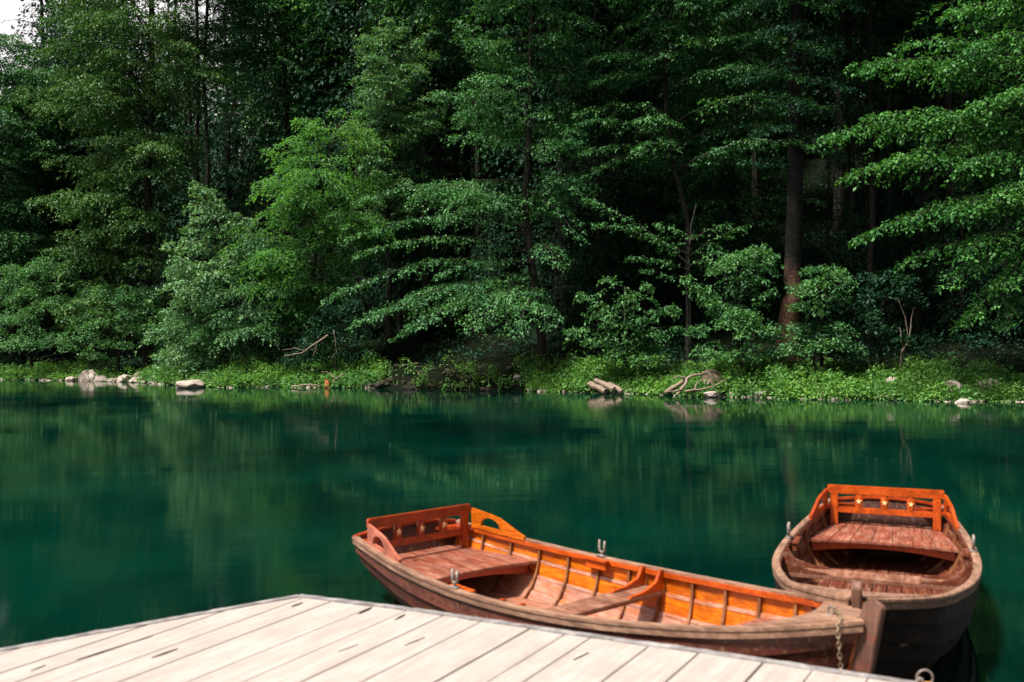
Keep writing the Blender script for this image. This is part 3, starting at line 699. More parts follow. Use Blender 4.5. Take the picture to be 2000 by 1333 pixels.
class Tree:
    def __init__(s, name, label, cat, group, px, Y, seed, leafm='leaf_beech', leaf=.085, bark='bark', base=None):
        s.rng = np.random.default_rng(seed); s.parts = []; s.mb = MB(); s.name = name; s.lm = leafm; s.bark = bark; s.leaf = leaf; s.Y = Y
        x = atY(px, 640, Y)[0]; s.b = np.array([x, Y, float(ground(x, Y))]) if base is None else np.array(base)
        s.info = (label, cat, group)
    def trunk(s, pts, r0, r1, n=10):
        """pts: list of (px,py) pixel waypoints above the base, at distance Y"""
        q = [s.b + np.array([0, 0, -.3])] + [atY(a, b2, s.Y) for a, b2 in pts]
        k = len(q); rad = [r0+(r1-r0)*(i/(k-1))**1.0 for i in range(k)]; rad[0] *= 1.35
        f = [q[0]]; fr = [rad[0]]
        for i in range(k-1):
            for w in (.25, .5, .75, 1): f.append(q[i]+(q[i+1]-q[i])*w + (s.rng.normal(0, rad[i]*.18, 3) if w < 1 else 0)); fr.append(rad[i]+(rad[i+1]-rad[i])*w)
        s.mb.tube(f, fr, n); s.tp = np.array(q); return s
    def at(s, z):
        q = s.tp; z = min(max(z, q[0, 2]), q[-1, 2]); return np.array([np.interp(z, q[:, 2], q[:, 0]), np.interp(z, q[:, 2], q[:, 1]), z])
    def sp(s, p0, p1, w, **k):
        k.setdefault('leaf', s.leaf); a = (bough if k['leaf'] < .18 else spray)(s.rng, p0, p1, w, **k); s.parts.append(a[:4]); add_line(s.mb, a[4], .012+.008*np.linalg.norm(np.array(p1)-np.array(p0)))
    def px(s, x0, y0, x1, y1, w, dy0=0, dy1=-1.0, **k): s.sp(atY(x0, y0, s.Y+dy0), atY(x1, y1, s.Y+dy1), w, **k); return s
    def env(s, rows, tier=.42, per=6, depth=.8, rise=.0, w=.42, back=.35, **k):
        k.setdefault('hang', .75)
        """tiers of branches filling a silhouette given as (py, pxL, pxR)"""
        rows = sorted(rows); z_hi = atY(1000, rows[0][0], s.Y)[2]; z_lo = atY(1000, rows[-1][0], s.Y)[2]
        zs = [atY(1000, r[0], s.Y)[2] for r in rows][::-1]; xl = [atY(r[1], r[0], s.Y)[0] for r in rows][::-1]; xr = [atY(r[2], r[0], s.Y)[0] for r in rows][::-1]
        z = z_lo; ph = s.rng.uniform(0, 6, 6)
        while z < z_hi:
            for j in range(per):
                zz = z + s.rng.uniform(-.6, .6)*tier; a = 2*math.pi*(j+s.rng.uniform(-.45, .45))/per + z*1.7
                ca, sa = math.cos(a), math.sin(a)
                if sa > 0 and s.rng.uniform() > back+.5*abs(ca): continue
                lump = .80 + .26*math.sin(a*2+zz*1.6+ph[0]) + .2*math.sin(a*3-zz*2.7+ph[1])
                if lump < .62 and s.rng.uniform() < .6: continue
                l, r = np.interp(zz, zs, xl), np.interp(zz, zs, xr); o = s.at(zz); half = (r-l)/2
                ex = (r-o[0]) if ca > 0 else (o[0]-l); ex = max(ex, half*.3)
                tx = o[0]+ca*ex*min(1.08, lump*s.rng.uniform(.8, 1.2)); ty = o[1]+sa*half*depth*lump*s.rng.uniform(.8, 1.2)
                rr = math.hypot(tx-o[0], ty-o[1]); dzz = s.rng.normal(0, .13)*rr + rise*rr
                o = s.at(zz-.22*rr)
                if rr < .25: continue
                s.sp(o, (tx, ty, zz+dzz), w*min(rr, 2.6)*s.rng.uniform(.7, 1.3)+.2, sag=s.rng.uniform(.05, .3), **k)
            z += tier
        return s
    def above(s, z0, z1, rad, tier=.9, per=7):
        """the crown above the picture's top edge, which shades the forest behind it"""
        z = z0
        while z < z1:
            f = (z-z0)/(z1-z0); rr0 = rad*math.sin(math.pi*min(1, f*.62+.38))**.7
            for j in range(per):
                a = s.rng.uniform(0, 6.283); q = rr0*s.rng.uniform(.6, 1.1); o = s.at(z-.4)
                s.sp(o, (o[0]+math.cos(a)*q, o[1]+math.sin(a)*q*.9+.3, z+s.rng.uniform(-.4, .4)), .55*q+.3, leaf=.2, dens=.9, hang=.5)
            z += tier
        return s
    def domes(s, rows, n, r=.4, per=150, leaf=None, hfac=.8):
        rows = sorted(rows); tot = [(rows[i+1][0]-rows[i][0]) for i in range(len(rows)-1)]
        for _ in range(n):
            py = s.rng.uniform(rows[0][0], rows[-1][0]); l = np.interp(py, [q[0] for q in rows], [q[1] for q in rows]); r_ = np.interp(py, [q[0] for q in rows], [q[2] for q in rows])
            f = s.rng.uniform(-1, 1); px = (l+r_)/2+f*(r_-l)/2; half = (r_-l)/2/F*s.Y
            c = atY(px, py, s.Y - half*.8*math.sqrt(max(0, 1-f*f))*s.rng.uniform(.1, 1)+.2)
            if c[2] < ground(c[0], c[1])+.05: c[2] = float(ground(c[0], c[1]))+.1
            k = s.rng.uniform(.7, 1.3); s.parts.append(dome(s.rng, c, r*k, r*k*hfac, int(per*k*k), leaf or s.leaf))
            if s.rng.uniform() < .5: add_line(s.mb, np.linspace(s.at(c[2]-.5), c, 5), .022, .006)
        return s
    def done(s):
        v = np.concatenate([leaves_mesh(*p) for p in s.parts]) - s.b
        s.mb.v = [tuple(np.array(q)-s.b) for q in s.mb.v]
        e = empty(s.name, s.b, 0, label=s.info[0], cat=s.info[1], group=s.info[2])
        s.mb.build('trunk', M[s.bark], e, smooth=True, fix=False)
        link('crown', mesh_from_quads('crown', v), e, M[s.lm]); s.n = len(v)//4
        global NL; NL += s.n
        return e
NL = 0
GF = 'trees along the far bank'; GS = 'shrubs at the foot of the forest'

# --- front row, each tree with its own silhouette
T = Tree('beech_tree', 'tall olive green beech at the left with long drooping layered boughs', 'tree', GF, 290, 41, 1, 'leaf_olive', .125)
T.trunk([(290, 640), (290, 500), (292, 300), (296, 100), (298, -120), (300, -380)], .2, .07)
T.env([(-230, 250, 350), (-100, 180, 400), (60, 60, 440), (200, 50, 430), (300, 75, 400), (400, 70, 370), (500, 60, 340), (600, 110, 320)], tier=.7, per=7, w=.40, rise=-.10, hang=.8, depth=.75).above(17, 23, 2.6).done()
T = Tree('broadleaf_tree', 'dark green tree at the far left edge, its top below the sky', 'tree', GF, -30, 46, 2, 'leaf_beech', .11)
T.trunk([(-30, 500), (-28, 300), (-25, 70)], .22, .06).env([(50, -60, 30), (75, -90, 60), (120, -130, 90), (200, -160, 120), (350, -160, 100), (480, -140, 90), (600, -100, 60)], tier=.42, per=9, rise=-.05).done()
T = Tree('shrub', 'bushy bright green shrub at the left end of the bank, below the olive beech', 'shrub', GS, 60, 41.6, 3, 'leaf_shrub', .1)
T.trunk([(60, 640), (60, 560)], .07, .03).domes([(520, 30, 120), (600, -20, 200), (690, -40, 270)], 95, .5, 170).done()
T = Tree('shrub', 'spreading dark green shrub at the foot of the olive beech', 'shrub', GS, 230, 39.6, 30, 'leaf_shrub', .1)
T.trunk([(230, 680), (230, 610)], .06, .03).domes([(570, 180, 290), (640, 110, 330), (705, 100, 340)], 60, .45, 150).done()
T = Tree('shrub', 'low shady shrub between the bushy trees and the dark gap in the bank', 'shrub', GS, 655, 34.6, 31, 'leaf_dark_shade', .1)
T.trunk([(655, 690), (655, 640)], .05, .02).domes([(600, 620, 700), (660, 590, 720), (715, 560, 730)], 36, .36, 110).done()
for k, (px, lean, lab) in enumerate(((386, -4, 'slender pale trunked tree behind the big bush, left one of a close pair'), (402, 8, 'slender pale trunked tree behind the big bush, right one of a close pair'))):
    T = Tree('slender_tree', lab, 'tree', GF, px, 44+k*.5, 20+k, 'leaf_beech', .1)
    T.trunk([(px, 500), (px+lean*.5, 300), (px-lean*.5, 150), (px+lean, -100), (px, -300)], .11, .05).env([(-250, 330, 520), (-80, 320, 540), (60, 330, 500), (140, 340, 470)], tier=.6, per=6).px(px, 290, px+60, 235, .6, 0, -1.2).px(px, 420, px+80, 400, .5, 0, -1.2).done()
T = Tree('bushy_tree', 'large rounded light green bushy tree left of centre', 'tree', GF, 600, 36.6, 4, 'leaf_bright', .12)
T.trunk([(610, 560), (625, 400), (650, 260)], .13, .03).env([(215, 600, 700), (300, 520, 745), (400, 450, 755), (500, 470, 700), (600, 540, 680), (670, 560, 660)], tier=.5, per=8, w=.46, rise=-.06, hang=.8).done()
T = Tree('bushy_tree', 'grey-green bushy tree with a pointed top leaning over the bank', 'tree', GF, 440, 37.0, 5, 'leaf_grey', .115)
T.trunk([(450, 600), (440, 480), (395, 370)], .1, .03).env([(345, 375, 415), (380, 352, 440), (430, 355, 520), (500, 335, 560), (590, 310, 590), (660, 320, 560)], tier=.46, per=8, w=.46, rise=-.1, hang=.9).done()
T = Tree('shrub', 'deep green shrub under the large rounded bushy tree', 'shrub', GS, 530, 36.6, 6, 'leaf_shrub', .09)
T.trunk([(530, 680), (535, 600)], .06, .02).domes([(560, 380, 620), (630, 330, 640), (675, 330, 620)], 60, .42, 160).done()
T = Tree('feathery_tree', 'feathery pale green young tree standing above the bushy trees', 'tree', GF, 760, 39, 7, 'leaf_grey', .12)
T.trunk([(760, 500), (755, 300), (745, 60)], .12, .02).env([(45, 725, 770), (110, 700, 840), (180, 700, 870), (260, 680, 850), (360, 700, 840), (450, 700, 830)], tier=.42, per=8, w=.34, rise=.25, hang=.3).done()
T = Tree('beech_tree', 'wide layered beech with a bent grey trunk in the middle of the bank', 'tree', GF, 1062, 33, 8, 'leaf_beech', .102)
T.trunk([(1060, 700), (1045, 560), (1026, 420), (1030, 300), (1035, 180), (1040, 0), (1045, -200), (1045, -420)], .17, .05)
T.env([(-260, 990, 1090), (-120, 950, 1120), (0, 890, 1140), (100, 885, 1150), (200, 850, 1160), (300, 800, 1150), (390, 800, 1110)], tier=.8, per=7, w=.44, rise=-.03, depth=.8)
for a in ((1040, 400, 700, 395, .8, -1.5), (1040, 450, 670, 475, .8, -2), (1045, 500, 700, 500, .7, -2.4), (1045, 520, 640, 590, .9, -2.6), (1050, 560, 690, 640, 1.0, -2.8), (1050, 560, 780, 660, .9, -2.9),
          (1050, 480, 1090, 520, .7, -2.6), (1050, 560, 980, 640, .9, -2.8), (1050, 540, 900, 590, .9, -2.6), (1050, 600, 1070, 640, .7, -2.4), (1040, 330, 1150, 400, .7, -1.8), (1040, 380, 1130, 470, .7, -2),
          (1035, 300, 880, 270, .8, -2), (1040, 420, 860, 430, .8, -2.2), (1045, 520, 860, 540, .8, -2.4), (1050, 580, 820, 640, 1.1, -4.2), (1050, 570, 920, 650, 1.1, -4.4), (1050, 570, 740, 620, 1.1, -4.0), (1050, 590, 1010, 655, .9, -4.2)):
    T.px(a[0], a[1], a[2], a[3], a[4]*.85, 0, a[5], hang=.7, dens=1.05, sag=.2)
T.above(13.5, 23, 3.2).done()
T = Tree('beech_tree', 'beech with flat tiered boughs right of the central one', 'tree', GF, 1345, 33.5, 9, 'leaf_beech', .112)
T.trunk([(1345, 600), (1343, 430), (1315, 320), (1300, 200), (1300, 50), (1300, -150), (1300, -400)], .1, .04)
T.env([(-260, 1250, 1350), (-120, 1220, 1400), (0, 1170, 1480), (60, 1160, 1470), (120, 1150, 1480)], tier=.6, per=6, w=.42, rise=.0)
for a in ((1300, 130, 1150, 120, .6, -1.5), (1300, 160, 1160, 165, .6, -1.5), (1320, 230, 1130, 225, .7, -1.6), (1320, 290, 1135, 240, .7, -2), (1330, 320, 1140, 300, .6, -2), (1320, 310, 1150, 345, .6, -1.8), (1320, 240, 1600, 210, .8, -4.7), (1330, 330, 1600, 295, .7, -4.7), (1300, 120, 1600, 100, .8, -4.7), (1300, 40, 1620, 25, .9, -4.7), (1300, 180, 1570, 160, .7, -4.7), (1320, 290, 1500, 245, .7, -1.4),
          (1330, 340, 1480, 285, .7, -1.7), (1300, 100, 1480, 120, .7, -1.8), (1300, 60, 1430, 40, .7, -1.6), (1325, 260, 1260, 235, .7, -2.3), (1330, 300, 1250, 290, .7, -2.3)):
    T.px(a[0], a[1], a[2], a[3], a[4]*.95, 0, a[5], hang=.65, dens=1.1, sag=.2)
T.above(14, 22, 3.0).done()
T = Tree('young_beech', 'thin young beech with sparse flat boughs among the dark trunks', 'tree', GF, 1343, 31.6, 10, 'leaf_beech', .10)
T.trunk([(1343, 640), (1345, 520), (1350, 440), (1360, 400)], .05, .02, 8)
for a in ((1347, 520, 1150, 390, .5, -.8), (1347, 500, 1165, 440, .5, -1), (1347, 480, 1290, 440, .5, -1), (1347, 500, 1450, 445, .55, -.8), (1347, 530, 1230, 505, .5, -.8), (1347, 520, 1410, 495, .5, -.9), (1347, 560, 1260, 530, .4, -.8), (1350, 470, 1420, 440, .4, -1)):
    T.px(a[0], a[1], a[2], a[3], a[4], 0, a[5], hang=.35)
T.done()
T = Tree('shrub', 'bright leafy shrub hanging over the bank right of the gap', 'shrub', GS, 1220, 30.6, 12, 'leaf_shrub', .125)
T.trunk([(1222, 650), (1220, 560)], .06, .02).domes([(620, 1170, 1270), (710, 1170, 1290)], 12, .24, 80)
for a in ((1222, 680, 1112, 645, .6), (1222, 650, 1135, 575, .55), (1222, 640, 1190, 540, .55), (1222, 640, 1260, 555, .55), (1222, 650, 1318, 600, .6), (1222, 680, 1330, 640, .55), (1222, 670, 1170, 610, .6), (1222, 680, 1250, 620, .7), (1222, 700, 1200, 690, .6), (1222, 700, 1265, 700, .6), (1222, 690, 1150, 670, .5), (1222, 660, 1290, 660, .6), (1222, 620, 1225, 580, .5)): T.px(*a, 0, -1.0, hang=.75, dens=1.15, sag=.25)
T.done()
T = Tree('shrub', 'large leaved shrub with a crest rising to the right, left of the spruce trunk', 'shrub', GS, 1440, 29.6, 13, 'leaf_shrub', .13)
T.trunk([(1440, 640), (1450, 540)], .06, .02)
for a in ((1440, 620, 1345, 545, .6), (1440, 600, 1400, 510, .6), (1445, 600, 1480, 480, .6), (1445, 590, 1510, 500, .5), (1440, 620, 1370, 580, .5), (1440, 640, 1500, 570, .5), (1440, 560, 1440, 500, .5)): T.px(*a, 0, -.9, hang=.6, dens=1.2)
T.domes([(500, 1430, 1510), (540, 1370, 1510)], 14, .3, 100).done()
T = Tree('shrub', 'dark green shrub low on the bank left of the spruce foot', 'shrub', GS, 1450, 28.9, 14, 'leaf_shrub', .12)
T.trunk([(1450, 680), (1450, 640)], .05, .02).domes([(610, 1400, 1500), (660, 1350, 1530), (710, 1340, 1540)], 45, .3, 95).done()
T = Tree('shrub', 'leafy shrub partly hiding the reddish spruce foot', 'shrub', GS, 1605, 28.4, 15, 'leaf_shrub', .12)
T.trunk([(1605, 640), (1605, 570)], .05, .02)
for a in ((1605, 620, 1550, 560, .45), (1605, 600, 1620, 520, .5), (1605, 600, 1655, 545, .5), (1605, 620, 1560, 595, .45), (1605, 600, 1590, 545, .5)): T.px(*a, 0, -.8, hang=.5, dens=1.2)
T.domes([(535, 1580, 1640), (590, 1550, 1650)], 12, .28, 90).done()
T = Tree('shrub', 'shady dark shrub between the spruce and the right edge', 'shrub', GS, 1720, 28.4, 16, 'leaf_dark_shade', .12)
T.trunk([(1720, 680), (1720, 600)], .05, .02).domes([(540, 1690, 1780), (620, 1600, 1800), (700, 1560, 1790)], 60, .33, 80).done()
T = Tree('shrub', 'dim shrub low behind the herbs, below the spruce', 'shrub', GS, 1590, 27.9, 17, 'leaf_shrub', .11)
T.trunk([(1590, 700), (1590, 660)], .05, .02).domes([(640, 1550, 1650), (700, 1540, 1700)], 26, .28, 90).done()
T = Tree('spruce_tree', 'massive straight spruce trunk with reddish bark at its foot', 'tree', GF, 1545, 30, 18, 'leaf_dark_shade', .1, 'spruce_bark')
T.trunk([(1542, 600), (1549, 500), (1553, 350), (1552, 200), (1556, 0), (1558, -200), (1560, -500)], .29, .15, 16)
T.env([(-400, 1430, 1680), (-200, 1400, 1700), (-30, 1440, 1680)], tier=.8, per=7, w=.3, rise=-.15).px(1550, 210, 1480, 190, .4, 0, -1).px(1552, 290, 1640, 300, .4, 0, -.8).px(1555, 10, 1430, 30, .9, 0, -1.6).px(1555, 0, 1670, 20, .9, 0, -1.6).px(1555, 60, 1500, 75, .8, 0, -2).px(1555, 90, 1610, 110, .8, 0, -2).px(1555, 150, 1450, 165, .8, 0, -1.8).px(1555, 160, 1650, 180, .8, 0, -1.8).px(1555, 200, 1540, 225, .8, 0, -2.2).px(1555, 255, 1480, 270, .7, 0, -1.8).px(1555, 260, 1600, 285, .6, 0, -1.6).px(1555, 120, 1480, 150, .5, 0, -1.3).px(1555, 60, 1640, 95, .6, 0, -1.2).px(1552, 240, 1630, 215, .5, 0, -1.1).px(1552, 330, 1460, 320, .5, 0, -1.2).px(1552, 390, 1600, 400, .35, 0, -.8).above(13, 26, 3.2).done()
# the maple whose trunk stands just outside the frame
T = Tree('maple_tree', 'vivid green maple reaching in from the right edge with spreading boughs', 'tree', GF, 2070, 27.2, 19, 'leaf_maple', .12)
T.trunk([(2070, 600), (2062, 400), (2065, 200), (2070, 0), (2075, -250), (2075, -500)], .17, .06)
for a in ((2065, 200, 1680, 140, .9, -1.0), (2065, 170, 1760, 90, .8, -1.2), (2065, 240, 1660, 130, .5, -.2), (2065, 160, 1850, 130, .9, -2.0), (2065, 120, 1900, 90, .8, -2.2), (2065, 330, 1600, 275, .8, -1.6), (2065, 320, 1690, 235, .9, -1.8), (2065, 300, 1830, 230, .8, -2.2),
          (2065, 380, 1650, 350, .8, -2.0), (2065, 360, 1730, 320, .9, -2.3), (2065, 350, 1880, 330, .9, -2.7), (2065, 400, 1960, 380, .9, -2.8), (2065, 450, 1670, 475, .7, -2.2), (2065, 430, 1760, 440, .8, -2.4), (2065, 420, 1860, 420, .9, -2.6), (2065, 520, 1760, 520, .6, -2.2),
          (2065, 500, 1850, 560, .7, -2.4), (2065, 480, 1880, 500, .8, -2.6), (2065, 520, 1900, 620, .6, -2.4), (2065, 500, 1960, 560, .8, -2.4), (2065, 580, 1870, 640, .5, -1.8), (2065, 240, 1900, 210, .9, -2.5), (2065, 60, 1850, 30, .8, -1.6), (2065, 220, 1980, 180, .9, -2.7), (2065, 560, 1960, 640, .5, -2)):
    T.px(a[0], a[1], a[2], a[3], a[4]*.95, 0, a[5], hang=1.0, dens=1.2, sag=.25)
T.above(11.5, 22, 3.6).done()
# second row, darker
second = [
 (560, 46, 'tall shaded tree behind the large bushy tree', 'leaf_beech', [(-200, 470, 680), (-60, 440, 760), (60, 440, 760), (150, 470, 740), (260, 500, 700)], .16),
 (850, 43, 'shaded broadleaf tree behind the feathery one', 'leaf_bright', [(-200, 760, 950), (-60, 720, 970), (40, 730, 960), (100, 760, 930)], .15),
 (690, 45, 'fresh green tree high behind the feathery one', 'leaf_bright', [(-200, 600, 760), (0, 580, 800), (100, 600, 780), (180, 620, 740)], .14),
 (1180, 40, 'dim broadleaf tree behind the two layered beeches', 'leaf_dark_shade', [(-200, 1080, 1300), (-60, 1050, 1330), (80, 1080, 1280)], .15),
 (1430, 37, 'shaded tree whose boughs hang in at the top right of centre', 'leaf_beech', [(-200, 1340, 1560), (-60, 1330, 1560), (40, 1350, 1540), (90, 1370, 1500)], .14),
 (1660, 38, 'dark forest tree right behind the spruce trunk', 'leaf_dark_shade', [(-200, 1540, 1860), (-40, 1540, 1880), (40, 1580, 1840)], .2),
 (1850, 34, 'dark forest tree behind the maple boughs', 'leaf_dark_shade', [(-200, 1750, 2000), (-40, 1720, 2050), (60, 1760, 2020)], .2),
 (180, 49, 'dark tree behind the olive beech', 'leaf_dark_shade', [(-40, 130, 260), (80, 90, 330), (200, 60, 340), (400, 60, 330)], .18),
 (1440, 35.5, 'dim layered tree filling the shade left of the spruce trunk', 'leaf_beech', [(60, 1330, 1560), (160, 1260, 1570), (300, 1230, 1560), (430, 1250, 1540), (520, 1330, 1500)], .09),
 (1700, 32.5, 'dim leafy tree filling the shade right of the spruce trunk', 'leaf_dark_shade', [(-100, 1600, 1850), (60, 1590, 1880), (200, 1600, 1860), (330, 1640, 1820)], .1),
 (1165, 37, 'dim layered tree between the two tiered beeches', 'leaf_dark_shade', [(100, 1080, 1280), (260, 1080, 1300), (400, 1090, 1270), (500, 1120, 1240)], .09),
 (930, 40, 'shaded tree left behind the central beech', 'leaf_dark_shade', [(-200, 850, 1010), (-60, 830, 1040), (120, 850, 1000)], .13),
]
for k, (px, Y, lab, lm, rows, r) in enumerate(second):
    T = Tree('forest_tree', lab, 'tree', 'trees deeper in the forest', px, Y, 40+k, lm, .12)
    T.trunk([(px, 560), (px+4, 350), (px-3, 120), (px, -100), (px, -260)] if lab[:9] != 'dark tree' else [(px, 560), (px+4, 300), (px, 0)], r, .06).env(rows, tier=.75, per=7, w=.42, dens=.8).above(*((15, 23, 3.4) if px > 300 else (13, 15, 1.5))).done()

# --- deep forest: four kinds, copied, each with trunk and crown
def deep_tree(seed, h, lo, rad, leafm):
    b = np.array([0, 0, 0.]); T = Tree('forest_tree', 'x', 'tree', 'trees deeper in the forest', 1000, 30, seed, leafm, .2, base=b)
    rng = T.rng; T.tp = np.array([[0, 0, -.5], [rng.normal(0, .2), 0, h*.5], [0, 0, h]])
    T.mb.tube([T.at(z)+np.array([rng.normal(0, .03), 0, 0]) for z in np.linspace(-.5, h, 12)], np.linspace(.24, .05, 12).tolist(), 9)
    z = lo
    while z < h:
        f = (z-lo)/(h-lo); rr = rad*math.sin(math.pi*min(1, f*.85+.18))
        for j in range(6):
            a = rng.uniform(0, 2*math.pi); q = rr*rng.uniform(.6, 1.1)
            T.sp(T.at(z-.3), (math.cos(a)*q, math.sin(a)*q, z+rng.uniform(-.4, .5)), .5*q+.35, dens=.75, leaf=.185, hang=.7)
        z += .62
    return T
kinds = []
for k, (h, lo, rad, lm) in enumerate(((19, 4.5, 3.2, 'leaf_dark_shade'), (17, 2.2, 3.4, 'leaf_dark_shade'), (20, 6, 3.0, 'leaf_beech'), (14, .9, 3.0, 'leaf_dark_shade'))):
    kinds.append(deep_tree(100+k, h, lo, rad, lm).done())
rng = np.random.default_rng(5); spots = []
want = ['straight', 'leaning', 'tall', 'thin']
tries = 0
while len(spots) < 105 and tries < 4000:
    tries += 1
    Y = rng.uniform(0, 1)**.8*40+36; px = rng.uniform(-80, 2150); x = atY(px, 600, Y)[0]; d = Y - shore(x)
    if d < 7.5 or (px < 330 and Y < 47): continue
    if any((x-a)**2+(Y-b2)**2 < 5.0 for a, b2, *_ in spots): continue
    spots.append((x, Y, px, d))
spots.sort(key=lambda q: q[1])
order = {}
for i, (x, Y, px, d) in enumerate(spots):
    k = int(rng.integers(0, 4)) if px > 300 else 3
    src = kinds[k]
    if k not in order: e = src; order[k] = 1
    else:
        e = src.copy(); C.objects.link(e)
        for chd in src.children:
            c2 = chd.copy(); C.objects.link(c2); c2.parent = e
    sc = rng.uniform(.85, 1.2) * (.5 + .0*px if px < 20 else (.78 if px < 330 else 1))
    e.location = (x, Y, float(ground(x, Y))); e.rotation_euler = (0, 0, rng.uniform(0, 6.28)); e.scale = (sc, sc, sc)
    e['label'] = 'dim tall tree standing deep in the dark forest behind the bank'
    e['group'] = 'trees deep in the dark forest'
for i, (px, Y, sc) in enumerate(((-60, 52, .85), (-10, 56, .9), (30, 60, .99), (-40, 64, .99), (75, 53, .98), (95, 52, 1.08), (135, 55, 1.15), (160, 50, 1.05), (185, 58, 1.2), (215, 53, 1.15), (255, 50, 1.1), (1640, 44, 1.15), (1700, 46, 1.2), (40, 52, .5), (140, 50, .5), (330, 47, .45), (470, 42, .5), (560, 41, .45), (700, 41, .42), (780, 40, .4), (860, 40, .36), (960, 39, .36), (1090, 37, .4), (1170, 36, .42), (1260, 37, .45), (1420, 35, .42), (1500, 36, .4), (1620, 35, .4), (1700, 34, .42), (1790, 33.5, .45), (1880, 32, .42), (1970, 31, .4), (2060, 31, .4))):
    src = kinds[0] if sc > 1 else kinds[3]; e = src.copy(); C.objects.link(e)
    for chd in src.children:
        c2 = chd.copy(); C.objects.link(c2); c2.parent = e
    x = atY(px, 640, Y)[0]; e.location = (x, Y, float(ground(x, Y))); e.rotation_euler = (0, 0, i*1.3); e.scale = (sc*1.1, sc*1.1, sc)
    if sc > 1: e['label'] = 'dim tall tree standing deep in the dark forest behind the bank'; e['group'] = 'trees deep in the dark forest'; continue
    e.name = 'sapling'; e['label'] = 'dark leafy sapling filling the shade under the taller trees'; e['category'] = 'sapling'; e['group'] = 'saplings in the forest shade'
for k in range(4):
    if k not in order: kinds[k].location = (30+4*k, 50, float(ground(30+4*k, 50))); kinds[k]['label'] = 'dim tall tree standing deep in the dark forest behind the bank'

# thin bare stems seen in the shade
GT = 'thin bare stems in the forest shade'
for k, (px, Y, top, r) in enumerate(((1120, 40, 150, .08), (1480, 36, 200, .07), (1690, 36, 230, .06), (1745, 37, 180, .1), (1830, 36, 300, .08), (1255, 38, 330, .07))):
    x = atY(px, 600, Y)[0]; z0 = float(ground(x, Y)); mb = MB(); r2 = np.random.default_rng(300+k)
    n = 12; hgt = 14; pts = [(r2.normal(0, .05)+.3*math.sin(i*.4+k)*.4, r2.normal(0, .05), -.3+hgt*i/(n-1)) for i in range(n)]
    mb.tube(pts, [r*(1-.5*i/(n-1)) for i in range(n)], 8)
    for i in range(4, 11, 2):
        a = r2.uniform(0, 6.28); q = Vector(pts[i]); mb.tube([q, q+Vector((math.cos(a)*.7, math.sin(a)*.5, .3)), q+Vector((math.cos(a)*1.4, math.sin(a)*1.0, .35))], [.025, .015, .006], 5)
    e = empty('bare_tree', (x, Y, z0), 0, label='thin leafless grey stem standing in the shade of the forest', cat='tree', group=GT)
    mb.build('trunk', M['bark'], e, smooth=True, fix=False)

# ------------------------------------------------------------------ bank: herbs, rocks, driftwood
rng = np.random.default_rng(77); parts = []
def herb_density(px):
    return interp(px, [-50, 90, 130, 230, 330, 360, 640, 720, 740, 1000, 1040, 1130, 1240, 2100], [1, .8, .35, .35, .8, 1, 1, .8, .06, .08, .7, .9, 1, 1])
cnt = 0
for _ in range(3400):
    px = rng.uniform(-60, 2080); d = rng.uniform(0, 1)**1.3*3.2-.02
    if rng.uniform() > herb_density(px)*(1 if d < 2 else .6)*(.75+.5*math.sin(px*.045)*math.sin(px*.017+d)): continue
    x = atY(px, 760, 30)[0]/30
    Y = float(shore(x*30)); x = x*Y
    Y = float(shore(x))+d; z = float(ground(x, Y)); r = rng.uniform(.16, .36); hv = float(vnoise(x*1.7+3, Y*1.3)); h = (r*rng.uniform(.7, 1.6)*(1+.5*hv) + .13*min(d, 2)*(1+.35*hv))*interp(px, [0, 900, 1300], [1.1, 1, .8])
    parts.append(dome(rng, (x, Y, z-.03), r, h, int(rng.uniform(34, 62)), .13 if rng.uniform() < .5 else .085)); cnt += 1
o = link('undergrowth', mesh_from_quads('undergrowth', np.concatenate([leaves_mesh(*q) for q in parts])), None, M['herb'])
tag(o, 'bright green herbs growing thickly along the water edge', 'undergrowth', kind='stuff')
gv = []
for _ in range(5200):
    px = rng.uniform(-60, 2080); d = abs(rng.normal(0, .25))-.08
    if rng.uniform() > herb_density(px)*(.5+.5*math.sin(px*.07)*math.sin(px*.023)): continue
    x = atY(px, 760, 30)[0]/30; Y = float(shore(x*30)); x *= Y; Y = float(shore(x))+d; z = float(ground(x, Y)); hh = rng.uniform(.14, .42)
    lx, ly = rng.normal(0, .09, 2); w_ = rng.uniform(.008, .016); b_ = np.array([x, Y, z-.02]); t_ = b_+np.array([lx, ly-.04, hh]); m_ = (b_+t_)/2+np.array([-lx*.25, 0, .03])
    gv += [b_, m_+np.array([w_, 0, 0]), t_, m_-np.array([w_, 0, 0])]
o = link('grass', mesh_from_quads('grass', np.array(gv)), None, M['herb']); tag(o, 'loose grass blades at the very edge of the water', 'grass', kind='stuff')
parts = []
for _ in range(2700):
    px = rng.uniform(-60, 2080); d = rng.uniform(0, 1)**.8*24+2.6; x = atY(px, 700, 30)[0]/30; Y = float(shore(x*30))+d; x *= Y
    Y = float(shore(x))+d
    if 730 < px < 1010 and d < 3.6: continue
    r = rng.uniform(.3, .6); parts.append(dome(rng, (x, Y, float(ground(x, Y))-.05), r, r*rng.uniform(.6, 1.1), 45, .12))
o = link('ground_cover', mesh_from_quads('ground_cover', np.concatenate([leaves_mesh(*q) for q in parts])), None, M['leaf_dark_shade'])
tag(o, 'dark green ground cover on the shaded forest floor', 'ground cover', kind='stuff')

